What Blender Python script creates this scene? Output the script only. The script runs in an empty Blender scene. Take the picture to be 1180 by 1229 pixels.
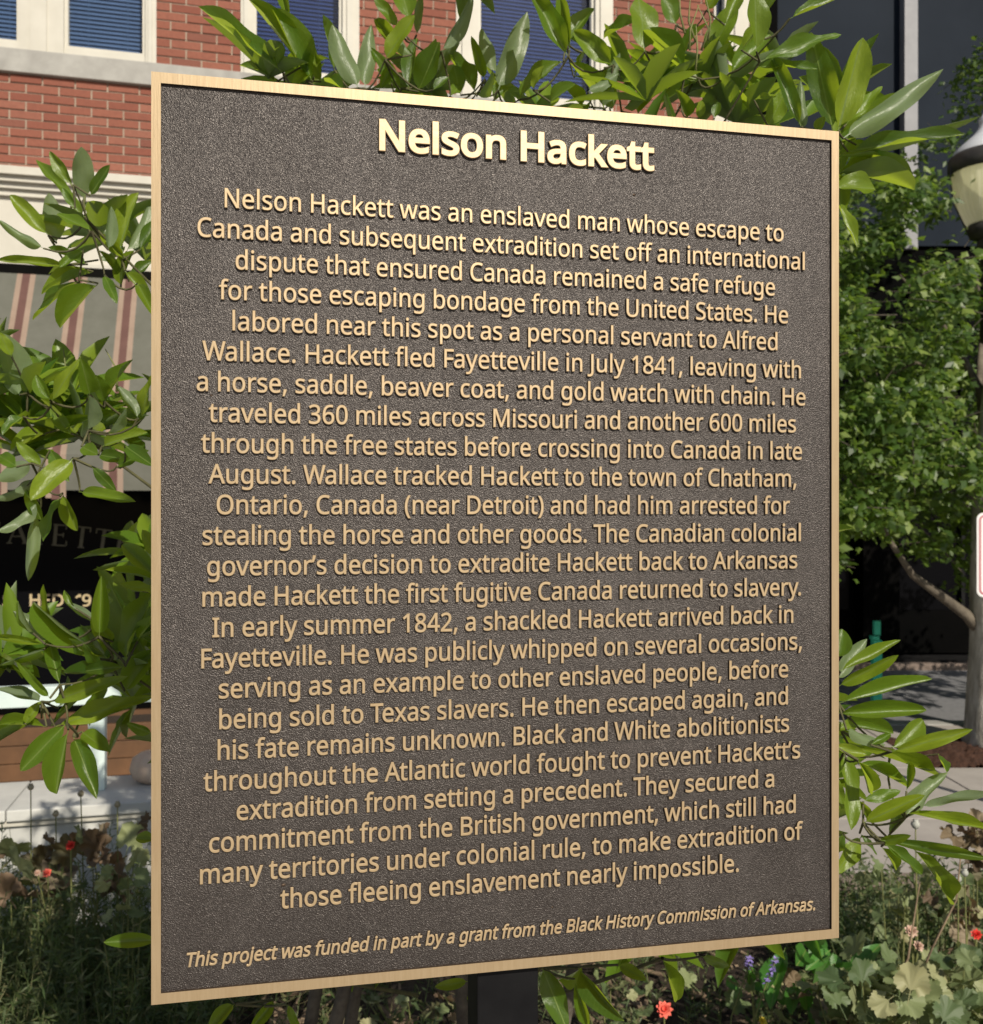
import bpy, bmesh, math, random
from mathutils import Vector, Matrix
R = math.radians
rnd = random.Random(7)
scene = bpy.context.scene
COL = scene.collection

# ------------------------------------------------------------------ camera, sky, sun, exposure
EYE = 1.6
FPX = 1150.0            # focal length in pixels of the 1180 x 1229 photograph
cam_d = bpy.data.cameras.new('camera')
cam = bpy.data.objects.new('camera', cam_d)
COL.objects.link(cam)
scene.camera = cam
cam.location = (0, 0, EYE)
cam.rotation_euler = (R(90), 0, 0)
cam_d.sensor_fit = 'HORIZONTAL'
cam_d.sensor_width = 36.0
cam_d.lens = 36.0 * FPX / 1180.0
cam_d.clip_start = 0.02
cam_d.clip_end = 500
cam_d.dof.use_dof = True
cam_d.dof.focus_distance = 0.85
cam_d.dof.aperture_fstop = 16.0

SUN_AZ, SUN_EL = 27.0, 35.0       # degrees right of straight behind the camera, height
to_sun = Vector((math.sin(R(SUN_AZ)) * math.cos(R(SUN_EL)), -math.cos(R(SUN_AZ)) * math.cos(R(SUN_EL)), math.sin(R(SUN_EL))))
world = bpy.data.worlds.new('World')
scene.world = world
world.use_nodes = True
wn = world.node_tree
bg = wn.nodes['Background']
sky = wn.nodes.new('ShaderNodeTexSky')
sky.sky_type = 'NISHITA'
sky.sun_disc = False
sky.sun_elevation = R(SUN_EL)
sky.sun_rotation = R(180 - SUN_AZ)
wn.links.new(sky.outputs[0], bg.inputs[0])
bg.inputs[1].default_value = 0.07
sl = bpy.data.lights.new('sun', 'SUN')
sl.energy = 4.8
sl.angle = R(0.53)
sl.color = (1.0, 0.92, 0.78)
sun = bpy.data.objects.new('sun', sl)
COL.objects.link(sun)
sun.rotation_euler = to_sun.to_track_quat('Z', 'Y').to_euler()
scene.view_settings.view_transform = 'Standard'
scene.view_settings.look = 'None'
scene.view_settings.gamma = 1.0
scene.view_settings.use_curve_mapping = False
scene.view_settings.exposure = 0.0
scene.cycles.max_bounces = 8
scene.cycles.transparent_max_bounces = 12

# ------------------------------------------------------------------ helpers
def P(px, py, Y):
    """point seen at a photograph pixel, at distance Y"""
    return Vector(((px - 590) / FPX * Y, Y, EYE + (614.5 - py) / FPX * Y))

def tag(o, label=None, cat=None, group=None, kind=None):
    if label: o['label'] = label
    if cat: o['category'] = cat
    if group: o['group'] = group
    if kind: o['kind'] = kind
    return o

def empty(name, loc=(0, 0, 0), rz=0.0):
    o = bpy.data.objects.new(name, None)
    COL.objects.link(o)
    o.location = loc
    o.rotation_euler = (0, 0, rz)
    o.empty_display_size = 0.1
    return o

def link(name, me, parent=None, mat=None):
    if mat is not None and not me.materials: me.materials.append(mat)
    o = bpy.data.objects.new(name, me)
    COL.objects.link(o)
    if parent is not None: o.parent = parent
    return o

class MB:
    """collects simple shapes into one mesh"""
    def __init__(s): s.v = []; s.f = []; s.sm = []
    def add(s, vs, fs, smooth=False):
        n = len(s.v)
        s.v += [tuple(p) for p in vs]
        s.f += [tuple(i + n for i in f) for f in fs]
        s.sm += [smooth] * len(fs)
    def box(s, x0, x1, y0, y1, z0, z1):
        s.add([(x0, y0, z0), (x1, y0, z0), (x1, y1, z0), (x0, y1, z0), (x0, y0, z1), (x1, y0, z1), (x1, y1, z1), (x0, y1, z1)],
              [(0, 3, 2, 1), (4, 5, 6, 7), (0, 1, 5, 4), (1, 2, 6, 5), (2, 3, 7, 6), (3, 0, 4, 7)])
    def tube(s, pts, rads, n=8, caps=True):
        pts = [Vector(p) for p in pts]
        ring = []
        up = Vector((0.13, 0.2, 1)).normalized()
        for i, p in enumerate(pts):
            a = pts[max(i - 1, 0)]; b = pts[min(i + 1, len(pts) - 1)]
            d = (b - a).normalized()
            x = d.cross(up)
            if x.length < 0.05: x = d.cross(Vector((1, 0, 0)))
            x.normalize(); y = d.cross(x)
            ring.append([p + (x * math.cos(2 * math.pi * k / n) + y * math.sin(2 * math.pi * k / n)) * rads[i] for k in range(n)])
        vs = [q for r in ring for q in r]
        fs = [(i * n + k, i * n + (k + 1) % n, (i + 1) * n + (k + 1) % n, (i + 1) * n + k) for i in range(len(pts) - 1) for k in range(n)]
        if caps:
            fs.append(tuple(range(n))[::-1]); fs.append(tuple((len(pts) - 1) * n + k for k in range(n)))
        s.add(vs, fs, True)
    def lathe(s, prof, n=24, c=(0, 0, 0), ribs=0.0, nr=0):
        vs = []
        for r, z in prof:
            for k in range(n):
                a = 2 * math.pi * k / n
                q = r * (1 + ribs * math.cos(nr * a)) if r > 0.001 else r
                vs.append((c[0] + q * math.cos(a), c[1] + q * math.sin(a), c[2] + z))
        fs = [(i * n + k, i * n + (k + 1) % n, (i + 1) * n + (k + 1) % n, (i + 1) * n + k) for i in range(len(prof) - 1) for k in range(n)]
        s.add(vs, fs, True)
    def mesh(s, name, mat=None, bevel=0.0):
        me = bpy.data.meshes.new(name)
        me.from_pydata(s.v, [], s.f)
        me.polygons.foreach_set('use_smooth', s.sm)
        if bevel > 0:
            bm = bmesh.new(); bm.from_mesh(me)
            bmesh.ops.bevel(bm, geom=bm.edges[:], offset=bevel, segments=2, affect='EDGES', profile=0.6)
            bm.to_mesh(me); bm.free()
        me.update()
        if mat is not None: me.materials.append(mat)
        return me
    def build(s, name, mat, parent=None, bevel=0.0):
        return link(name, s.mesh(name, mat, bevel), parent)

def boxobj(name, mat, parent, *dims, bevel=0.0):
    m = MB(); m.box(*dims)
    return m.build(name, mat, parent, bevel)

# ------------------------------------------------------------------ materials
class Mat:
    def __init__(s, name, rough=0.7, metal=0.0, spec=0.5):
        s.m = bpy.data.materials.new(name); s.m.use_nodes = True
        s.t = s.m.node_tree; s.b = s.t.nodes['Principled BSDF']
        s.out = s.t.nodes['Material Output']
        s.b.inputs['Roughness'].default_value = rough
        s.b.inputs['Metallic'].default_value = metal
        s.b.inputs['Specular IOR Level'].default_value = spec
    def n(s, t, **kw):
        q = s.t.nodes.new('ShaderNode' + t)
        for k, v in kw.items():
            if k in q.inputs.keys(): q.inputs[k].default_value = v
            else: setattr(q, k, v)
        return q
    def l(s, a, b): s.t.links.new(a, b)
    def coord(s, kind='Object', scale=(1, 1, 1)):
        c = s.n('TexCoord'); mp = s.n('Mapping'); mp.inputs['Scale'].default_value = scale
        s.l(c.outputs[kind], mp.inputs[0]); return mp.outputs[0]
    def noise(s, co, scale, detail=4, rough=0.6):
        q = s.n('TexNoise'); q.inputs['Scale'].default_value = scale; q.inputs['Detail'].default_value = detail; q.inputs['Roughness'].default_value = rough
        if co is not None: s.l(co, q.inputs['Vector'])
        return q.outputs['Fac']
    def ramp(s, fac, stops):
        q = s.n('ValToRGB'); e = q.color_ramp.elements
        while len(e) < len(stops): e.new(0.5)
        for i, (p, c) in enumerate(stops):
            e[i].position = p; e[i].color = (*c, 1)
        s.l(fac, q.inputs[0]); return q.outputs[0]
    def mix(s, fac, a, b, mode='MIX'):
        q = s.n('Mix', data_type='RGBA', blend_type=mode)
        for k, v in ((0, fac), (6, a), (7, b)):
            if isinstance(v, (int, float)): q.inputs[k].default_value = v
            elif isinstance(v, tuple): q.inputs[k].default_value = (*v, 1)
            else: s.l(v, q.inputs[k])
        return q.outputs[2]
    def color(s, c):
        if isinstance(c, tuple): s.b.inputs['Base Color'].default_value = (*c, 1)
        else: s.l(c, s.b.inputs['Base Color'])
        return s
    def bump(s, h, strength=0.3, dist=0.01):
        q = s.n('Bump'); q.inputs['Strength'].default_value = strength; q.inputs['Distance'].default_value = dist
        s.l(h, q.inputs['Height']); s.l(q.outputs[0], s.b.inputs['Normal']); return s

def mottled(name, c0, c1, scale, rough=0.8, bump=0.2, dist=0.004, spec=0.4, detail=5, metal=0.0, kind='Object'):
    M = Mat(name, rough, metal, spec)
    co = M.coord(kind)
    f = M.noise(co, scale, detail)
    M.color(M.ramp(f, [(0.3, c0), (0.7, c1)]))
    M.bump(M.noise(co, scale * 4, 5), bump, dist)
    return M.m

# bronze of the marker
def bronze_field():
    """cast bronze with a coarse leather-like stipple, its sparkle painted in as random light and dark speckle"""
    M = Mat('dark_bronze_field', 0.36, 0.45, 0.7)
    co = M.coord()
    big = M.noise(co, 6, 6, 0.65)
    v = M.n('TexVoronoi'); v.inputs['Scale'].default_value = 1000; M.l(co, v.inputs['Vector'])
    sp = M.n('SeparateColor'); M.l(v.outputs['Color'], sp.inputs[0])
    v2 = M.noise(co, 1250, 2, 0.5)
    streak = M.noise(M.coord('Object', (1, 1, .18)), 26, 5, 0.6)
    c = M.ramp(big, [(0.2, (0.036, 0.029, 0.026)), (0.5, (0.050, 0.041, 0.037)), (0.8, (0.062, 0.053, 0.049))])
    c = M.mix(M.ramp(streak, [(0.5, (0, 0, 0)), (0.8, (0.6,) * 3)]), c, (0.095, 0.083, 0.078))
    patch = M.ramp(M.noise(co, 11, 3), [(0.3, (0.35,) * 3), (0.7, (1, 1, 1))])
    hi = M.mix(1.0, M.ramp(sp.outputs[0], [(0.55, (0, 0, 0)), (1.0, (1, 1, 1))]), patch, 'MULTIPLY')
    c = M.mix(hi, c, (0.115, 0.100, 0.091))  # lighter cells paint the stipple's glints into the colour
    c = M.mix(M.ramp(sp.outputs[1], [(0.6, (0, 0, 0)), (0.95, (0.6,) * 3)]), c, (0.022, 0.018, 0.016))
    M.color(c)
    md = M.n('Math', operation='ADD'); M.l(v.outputs['Distance'], md.inputs[0]); M.l(v2, md.inputs[1])
    M.bump(md.outputs[0], 0.8, 0.0005)
    return M.m
def bronze_face(name, grain, k=1.0):
    M = Mat(name, 0.46, 0.42, 0.45)
    co = M.coord('Object', grain)
    f = M.noise(co, 60, 5, 0.7)
    co2 = M.coord()
    c = M.ramp(f, [(0.3, tuple(k * q for q in (0.455, 0.333, 0.192))), (0.7, tuple(k * q for q in (0.535, 0.405, 0.250)))])
    c = M.mix(M.ramp(M.noise(co2, 14, 4), [(0.55, (0, 0, 0)), (0.8, (0.35,) * 3)]), c, (0.36, 0.235, 0.135))
    M.color(c)
    M.bump(f, 0.25, 0.0006)
    return M.m
M_field = bronze_field()
M_frame_h = bronze_face('polished_bronze_band', (6, 60, 0.4), 0.83)
M_letter = bronze_face('polished_bronze_letter', (2, 2, 2))
M_edge = mottled('dark_bronze_side', (0.06, 0.04, 0.028), (0.11, 0.075, 0.05), 60, 0.5, 0.1, metal=0.5)
M_blackpaint = mottled('black_painted_steel', (0.005, 0.005, 0.006), (0.009, 0.009, 0.010), 30, 0.5, 0.05, spec=0.15)
M_darkmetal = mottled('dark_lamp_metal', (0.035, 0.032, 0.03), (0.06, 0.055, 0.05), 25, 0.5, 0.1)

def brick_mat(name, island):
    M = Mat(name, 0.85, 0, 0.3)
    if island:
        g = M.n('NewGeometry'); r = g.outputs['Random Per Island']
    else:
        g = M.n('ObjectInfo'); r = g.outputs['Random']
    c = M.ramp(r, [(0.0, (0.235, 0.083, 0.055)), (0.3, (0.27, 0.102, 0.068)), (0.6, (0.215, 0.072, 0.048)), (0.85, (0.30, 0.125, 0.085)), (1.0, (0.17, 0.062, 0.045))])
    gg = M.n('NewGeometry')
    f = M.noise(gg.outputs['Position'], 45, 5)
    c = M.mix(M.ramp(f, [(0.45, (0, 0, 0)), (0.8, (0.5,) * 3)]), c, (0.15, 0.055, 0.04))
    M.color(c); M.bump(f, 0.5, 0.006)
    return M.m
M_brick = brick_mat('red_brick', False)
M_brick_i = brick_mat('red_brick_mass', True)
M_mortar = mottled('pale_mortar', (0.33, 0.27, 0.21), (0.42, 0.35, 0.28), 40, 0.95, 0.3)
M_stone = mottled('grey_sill_stone', (0.30, 0.29, 0.27), (0.40, 0.39, 0.365), 8, 0.85, 0.15)
M_cream = mottled('cream_painted_trim', (0.50, 0.475, 0.41), (0.565, 0.54, 0.475), 5, 0.55, 0.05)
M_white = mottled('white_wall_paint', (0.47, 0.47, 0.45), (0.60, 0.595, 0.56), 6, 0.7, 0.25)
M_mint = mottled('pale_mint_paint', (0.55, 0.66, 0.64), (0.64, 0.74, 0.72), 10, 0.5, 0.08)
M_greenpaint = mottled('bright_green_paint', (0.05, 0.52, 0.34), (0.07, 0.62, 0.42), 20, 0.5, 0.05)
M_blind = mottled('blue_grey_blind', (0.21, 0.245, 0.28), (0.25, 0.285, 0.325), 3, 0.6, 0.0)
M_blind_d = mottled('navy_blind', (0.05, 0.065, 0.15), (0.08, 0.10, 0.21), 3, 0.6, 0.0)
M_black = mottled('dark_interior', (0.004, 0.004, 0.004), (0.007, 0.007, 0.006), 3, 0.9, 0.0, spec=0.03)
def shopglass():
    M = Mat('dark_shop_glass', 0.12, 0, 0.04); M.color((0.004, 0.004, 0.005)); return M.m
M_shop = shopglass()
def clear_glass():
    M = Mat('window_glass')
    tr = M.n('BsdfTransparent'); tr.inputs[0].default_value = (0.72, 0.8, 0.92, 1)
    gl = M.n('BsdfGlossy'); gl.inputs['Roughness'].default_value = 0.03
    lw = M.n('Fresnel'); lw.inputs['IOR'].default_value = 1.45
    mx = M.n('MixShader'); M.l(lw.outputs[0], mx.inputs[0]); M.l(tr.outputs[0], mx.inputs[1]); M.l(gl.outputs[0], mx.inputs[2])
    M.l(mx.outputs[0], M.out.inputs[0]); return M.m
M_glass = clear_glass()
def globe_glass():
    M = Mat('ribbed_lamp_glass', 0.25, 0, 0.5)
    M.color((0.80, 0.78, 0.66))
    tb = M.n('BsdfTranslucent'); tb.inputs[0].default_value = (0.85, 0.83, 0.72, 1)
    tr = M.n('BsdfTransparent')
    m1 = M.n('MixShader'); m1.inputs[0].default_value = 0.45; M.l(M.b.outputs[0], m1.inputs[1]); M.l(tb.outputs[0], m1.inputs[2])
    m2 = M.n('MixShader'); m2.inputs[0].default_value = 0.22; M.l(m1.outputs[0], m2.inputs[1]); M.l(tr.outputs[0], m2.inputs[2])
    M.l(m2.outputs[0], M.out.inputs[0]); return M.m
M_globe = globe_glass()
M_lampin = mottled('glowing_reflector', (0.85, 0.80, 0.45), (0.9, 0.86, 0.55), 5, 0.4, 0.0)
_e = M_lampin.node_tree.nodes['Principled BSDF']; _e.inputs['Emission Color'].default_value = (1, 0.93, 0.5, 1); _e.inputs['Emission Strength'].default_value = 0.6  # lamp's yellow glow put in as colour and mild emission
M_lampcap = mottled('pale_grey_lamp_cap', (0.55, 0.57, 0.60), (0.64, 0.66, 0.69), 12, 0.4, 0.05)
M_navy = mottled('navy_facade_panel', (0.009, 0.014, 0.023), (0.014, 0.020, 0.031), 1.2, 0.6, 0.0, spec=0.06)
M_darkface = mottled('near_black_shopfront', (0.0015, 0.0017, 0.0018), (0.004, 0.0036, 0.0036), 1.5, 0.7, 0.05, spec=0.02)
M_mullion = mottled('pale_grey_mullion', (0.24, 0.24, 0.26), (0.30, 0.30, 0.32), 6, 0.6, 0.05)
M_plinth = mottled('brown_stone_kerb', (0.16, 0.12, 0.10), (0.24, 0.19, 0.16), 8, 0.85, 0.2)
M_wood = mottled('orange_brown_timber', (0.09, 0.045, 0.02), (0.14, 0.068, 0.03), 7, 0.6, 0.2)
M_pave = mottled('warm_concrete', (0.33, 0.30, 0.275), (0.41, 0.375, 0.345), 5, 0.9, 0.25, 0.003)
M_shadepave = mottled('shade_darkened_paving', (0.008, 0.008, 0.009), (0.016, 0.015, 0.015), 5, 0.8, 0.1, spec=0.1)  # far pavement's shade put into a near-black colour
M_joint = mottled('dark_joint_sand', (0.10, 0.09, 0.08), (0.14, 0.13, 0.11), 30, 0.95, 0.3)
M_asphalt = mottled('grey_asphalt', (0.15, 0.15, 0.16), (0.22, 0.22, 0.23), 30, 0.9, 0.4, 0.004)
M_mulch = mottled('red_brown_mulch', (0.05, 0.022, 0.014), (0.14, 0.065, 0.040), 60, 0.95, 0.9, 0.02)
M_soil = mottled('dark_bed_soil', (0.030, 0.020, 0.013), (0.085, 0.06, 0.042), 50, 0.95, 0.9, 0.02)
M_chip = mottled('bark_chip', (0.10, 0.07, 0.045), (0.36, 0.26, 0.17), 3, 0.9, 0.3, kind='Generated')
M_bark = mottled('magnolia_bark', (0.055, 0.045, 0.035), (0.13, 0.11, 0.085), 40, 0.85, 0.5)
M_branch = mottled('young_brown_green_wood', (0.05, 0.045, 0.022), (0.12, 0.115, 0.05), 40, 0.8, 0.3)
M_twig = mottled('green_twig', (0.13, 0.15, 0.05), (0.22, 0.22, 0.08), 40, 0.7, 0.2)
M_red = mottled('red_petal', (0.60, 0.03, 0.025), (0.72, 0.06, 0.04), 60, 0.6, 0.1)
M_coral = mottled('coral_petal', (0.72, 0.10, 0.07), (0.80, 0.20, 0.14), 60, 0.6, 0.1)
M_pinkpetal = mottled('pink_petal', (0.50, 0.30, 0.22), (0.62, 0.46, 0.36), 60, 0.6, 0.1)
M_purple = mottled('violet_petal', (0.20, 0.15, 0.45), (0.35, 0.28, 0.62), 90, 0.6, 0.1)
M_yellow = mottled('yellow_petal', (0.65, 0.50, 0.04), (0.75, 0.60, 0.08), 60, 0.6, 0.1)
M_pod = mottled('dry_seed_pod', (0.20, 0.17, 0.10), (0.42, 0.38, 0.28), 70, 0.8, 0.3)
M_gourd = mottled('pale_terracotta', (0.50, 0.36, 0.27), (0.62, 0.50, 0.40), 15, 0.7, 0.15)

def leaf_mat(name, tops, under, trans, rough=0.35, tfac=0.35, coat=0.0, island=False, veins=True, spec=0.5):
    """two sided leaf: top colour varies leaf by leaf, paler underside, some light passes through"""
    M = Mat(name, rough, 0, spec)
    g = M.n('NewGeometry')
    if island: r = g.outputs['Random Per Island']
    else: r = M.n('ObjectInfo').outputs['Random']
    n = len(tops)
    c = M.ramp(r, [(i / (n - 1), t) for i, t in enumerate(tops)])
    if veins:
        co = M.coord('Object', (1, 1, 1))
        sx = M.n('SeparateXYZ'); M.l(co, sx.inputs[0])
        ab = M.n('Math', operation='ABSOLUTE'); M.l(sx.outputs[0], ab.inputs[0])
        rib = M.ramp(ab.outputs[0], [(0.012, (1, 1, 1)), (0.03, (0, 0, 0))])
        ad = M.n('Math', operation='MULTIPLY'); M.l(ab.outputs[0], ad.inputs[0]); ad.inputs[1].default_value = 0.38
        sb = M.n('Math', operation='SUBTRACT'); M.l(sx.outputs[1], sb.inputs[0]); M.l(ad.outputs[0], sb.inputs[1])
        ml = M.n('Math', operation='MULTIPLY'); M.l(sb.outputs[0], ml.inputs[0]); ml.inputs[1].default_value = 85
        sn = M.n('Math', operation='SINE'); M.l(ml.outputs[0], sn.inputs[0])
        vein = M.ramp(sn.outputs[0], [(0.80, (0, 0, 0)), (1.0, (1, 1, 1))])
        vs = M.mix(0.16, (0, 0, 0), vein)
        msk = M.mix(1.0, vs, rib, 'LIGHTEN')
        c = M.mix(msk, c, (0.20, 0.28, 0.07))
        mott = M.noise(co, 5, 4)
        c = M.mix(M.ramp(mott, [(0.5, (0, 0, 0)), (0.8, (0.4,) * 3)]), c, tops[-1])
        M.bump(mott, 0.12, 0.02)
        spots = M.noise(co, 14, 2)
        c = M.mix(M.ramp(spots, [(0.70, (0, 0, 0)), (0.76, (0.8,) * 3)]), c, (0.11, 0.075, 0.03))
    c = M.mix(g.outputs['Backfacing'], c, under)
    M.color(c)
    tb = M.n('BsdfTranslucent')
    tc = M.mix(r, trans, tuple(x * 0.7 for x in trans))
    M.l(tc, tb.inputs[0])
    mx = M.n('MixShader'); mx.inputs[0].default_value = tfac
    M.l(M.b.outputs[0], mx.inputs[1]); M.l(tb.outputs[0], mx.inputs[2]); M.l(mx.outputs[0], M.out.inputs[0])
    return M.m
M_mag = leaf_mat('magnolia_leaf', [(0.03, 0.075, 0.012), (0.07, 0.145, 0.016), (0.13, 0.22, 0.018), (0.25, 0.33, 0.022), (0.09, 0.17, 0.016)], (0.20, 0.26, 0.15), (0.55, 0.70, 0.035), 0.36, 0.46)
M_mag_i = leaf_mat('magnolia_leaf_mass', [(0.03, 0.075, 0.012), (0.065, 0.14, 0.015), (0.12, 0.215, 0.018), (0.20, 0.28, 0.022)], (0.18, 0.24, 0.13), (0.46, 0.62, 0.03), 0.38, 0.42, island=True, veins=False)
M_tree = leaf_mat('maple_leaf', [(0.028, 0.06, 0.012), (0.05, 0.10, 0.017), (0.085, 0.145, 0.024), (0.22, 0.29, 0.065)], (0.10, 0.16, 0.06), (0.28, 0.44, 0.04), 0.45, 0.38, island=True, veins=False)
M_herb = leaf_mat('herb_leaf', [(0.03, 0.06, 0.015), (0.07, 0.11, 0.03), (0.13, 0.16, 0.06), (0.26, 0.24, 0.12)], (0.10, 0.13, 0.06), (0.15, 0.25, 0.04), 0.6, 0.3, island=True, veins=False)
M_lobed = leaf_mat('lobed_leaf', [(0.06, 0.10, 0.04), (0.14, 0.19, 0.08), (0.27, 0.31, 0.14), (0.40, 0.37, 0.20)], (0.26, 0.29, 0.15), (0.38, 0.42, 0.12), 0.55, 0.3, veins=False)
M_brownleaf = leaf_mat('withered_leaf', [(0.07, 0.05, 0.03), (0.24, 0.16, 0.10), (0.08, 0.085, 0.035), (0.32, 0.25, 0.17)], (0.26, 0.18, 0.12), (0.25, 0.15, 0.05), 0.7, 0.25, veins=False)
M_bright = leaf_mat('bright_broad_leaf', [(0.05, 0.16, 0.025), (0.08, 0.24, 0.04)], (0.12, 0.25, 0.07), (0.22, 0.5, 0.04), 0.4, 0.35)

# ------------------------------------------------------------------ ground and paving (setting)
tag(boxobj('ground', M_asphalt, None, -120, 120, -60, 160, -0.5, -0.12), kind='structure')
tag(boxobj('road', M_asphalt, None, 0.6, 60, 7.35, 9.8, -0.118, -0.02), kind='structure')
walk = tag(boxobj('pavement', M_joint, None, -25, 40, -30, 7.2, -0.118, -0.012), kind='structure')
slab_me = {}
def slab(w, d):
    k = (round(w, 3), round(d, 3))
    if k not in slab_me:
        m = MB(); m.box(0, w, 0, d, -0.018, 0.0)
        slab_me[k] = m.mesh('paving_slab', M_pave, 0.003)
    return slab_me[k]
PIT = (2.75, 4.2, 6.0, 6.75)      # tree pit x0 x1 y0 y1
ys = [3.95, 5.0, 6.0, 6.75, 7.19]
xs = [0.4, 1.55, 2.75, 4.2, 5.4, 6.9]
for j in range(len(ys) - 1):
    for i in range(len(xs) - 1):
        if j == 2 and i == 2: continue
        o = link('paving_slab', slab(xs[i + 1] - xs[i] - 0.012, ys[j + 1] - ys[j] - 0.012), walk)
        o.location = (xs[i] + 0.006, ys[j] + 0.006, rnd.uniform(-0.001, 0.001))
mm = MB()
for (x0, x1, y0, y1) in ((-25, 0.4, 3.6, 7.19), (6.9, 40, 3.95, 7.19), (-25, -4.5, -30, 3.6), (4.6, 40, -30, 3.95)):
    mm.box(x0, x1 - .01, y0, y1 - .01, -0.018, 0.0)
for i in range(6):
    for j in range(8):
        mm.box(-4.5 + i * 1.5, -3.01 + i * 1.5, -11.2 + j * 1.5, -9.71 + j * 1.5, -0.018, 0.0)
tag(mm.build('paving_slabs', M_pave, walk), kind='stuff')
tag(boxobj('kerb', M_stone, None, 0.6, 40, 7.2, 7.35, -0.118, 0.004, bevel=0.01), kind='structure')
tag(boxobj('far_pavement', M_shadepave, None, 0.6, 40, 9.92, 10.6, -0.118, 0.02), kind='structure')
tag(boxobj('far_kerb', M_plinth, None, 0.6, 40, 9.8, 9.92, -0.118, 0.045, bevel=0.01), kind='structure')
# raised bed
def soil_bed():
    nx, ny = 90, 44
    x0, x1, y0, y1 = -4.4, 4.6, 0.8, 3.83
    vs, fs = [], []
    for j in range(ny + 1):
        for i in range(nx + 1):
            x = x0 + (x1 - x0) * i / nx; y = y0 + (y1 - y0) * j / ny
            e = 0 if (i in (0, nx) or j in (0, ny)) else 1
            z = 0.09 + e * (0.02 * math.sin(x * 5.1 + y * 3) + 0.015 * math.sin(x * 13 - y * 11) + rnd.uniform(-0.012, 0.012))
            vs.append((x, y, z))
    fs = [(j * (nx + 1) + i, j * (nx + 1) + i + 1, (j + 1) * (nx + 1) + i + 1, (j + 1) * (nx + 1) + i) for j in range(ny) for i in range(nx)]
    m = MB(); m.add(vs, fs, True)
    m.box(x0, x1, y0, y1, -0.05, 0.06)
    tag(m.build('soil', M_soil, None), kind='structure')
soil_bed()
edge = tag(empty('bed_edging', (0, 3.84, 0)), 'brown stone edging along the far side of the flower bed', 'edging')
em = MB(); em.box(0, 0.448, 0, 0.11, -0.01, 0.112); eme = em.mesh('edging_stone', M_plinth, 0.006)
for i in range(9):
    o = link('edging_stone', eme, edge); o.location = (0.5 + i * 0.455, 0, rnd.uniform(-.003, .003))
# tree pit
def lumpy(name, mat, x0, x1, y0, y1, z, nx, ny, amp):
    vs = [(x0 + (x1 - x0) * i / nx, y0 + (y1 - y0) * j / ny, z + rnd.uniform(-amp, amp) + 0.05 * math.sin(math.pi * i / nx) * math.sin(math.pi * j / ny)) for j in range(ny + 1) for i in range(nx + 1)]
    fs = [(j * (nx + 1) + i, j * (nx + 1) + i + 1, (j + 1) * (nx + 1) + i + 1, (j + 1) * (nx + 1) + i) for j in range(ny) for i in range(nx)]
    m = MB(); m.add(vs, fs, True)
    return tag(m.build(name, mat, None), kind='structure')
lumpy('mulch', M_mulch, *PIT[:2], *PIT[2:], 0.005, 60, 34, 0.02)

# ------------------------------------------------------------------ brick building
BX, BY, BA = -3.04, 7.0, R(13.7)
cb, sb_ = math.cos(BA), math.sin(BA)
def U(px):
    k = (px - 590) / FPX
    return (7 * k - BX) / (cb - k * sb_)
def Z(px, py): return EYE + (614.5 - py) / FPX * (7 + U(px) * sb_)
bb = tag(empty('brick_building', (BX, BY, 0), BA), 'red brick building with cream window trim and a cream band above its awning', 'building')
UL, UR = -5.0, U(906)
Z_CT, Z_ST, Z_SB = 4.044, 4.925, 4.757      # top of cream band, sill top, sill bottom
Z_TOP = 7.2
# openings in the upper storey (u0, u1)
wins = [(U(-75), U(188)), (U(289), U(431)), (U(547), U(735)), (U(856), U(898))]
WZ1 = 6.75
w = MB()
w.box(UL, UR, 0, 0.25, 3.2, Z_ST - 0.01)
prev = UL
for (a, b) in wins:
    w.box(prev, a, 0, 0.25, Z_ST - 0.01, Z_TOP); w.box(a, b, 0, 0.25, WZ1, Z_TOP); prev = b
w.box(prev, UR, 0, 0.25, Z_ST - 0.01, Z_TOP)
w.box(UR - 0.25, UR, 0.25, 8, 0, Z_TOP); w.box(UL, UR, 0.26, 0.3, 3.2, Z_ST)
w.box(UL, UR, 7.8, 8.0, 0, Z_TOP); w.box(UL, UL + .25, .25, 7.8, 0, Z_TOP)
w.build('wall', M_mortar, bb)
boxobj('roof', M_stone, bb, UL - .1, UR + .1, -0.15, 8.1, Z_TOP, Z_TOP + .25)
boxobj('room_interior', M_black, bb, UL + .3, UR - .3, 0.9, 1.0, 3.2, Z_TOP)
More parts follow.
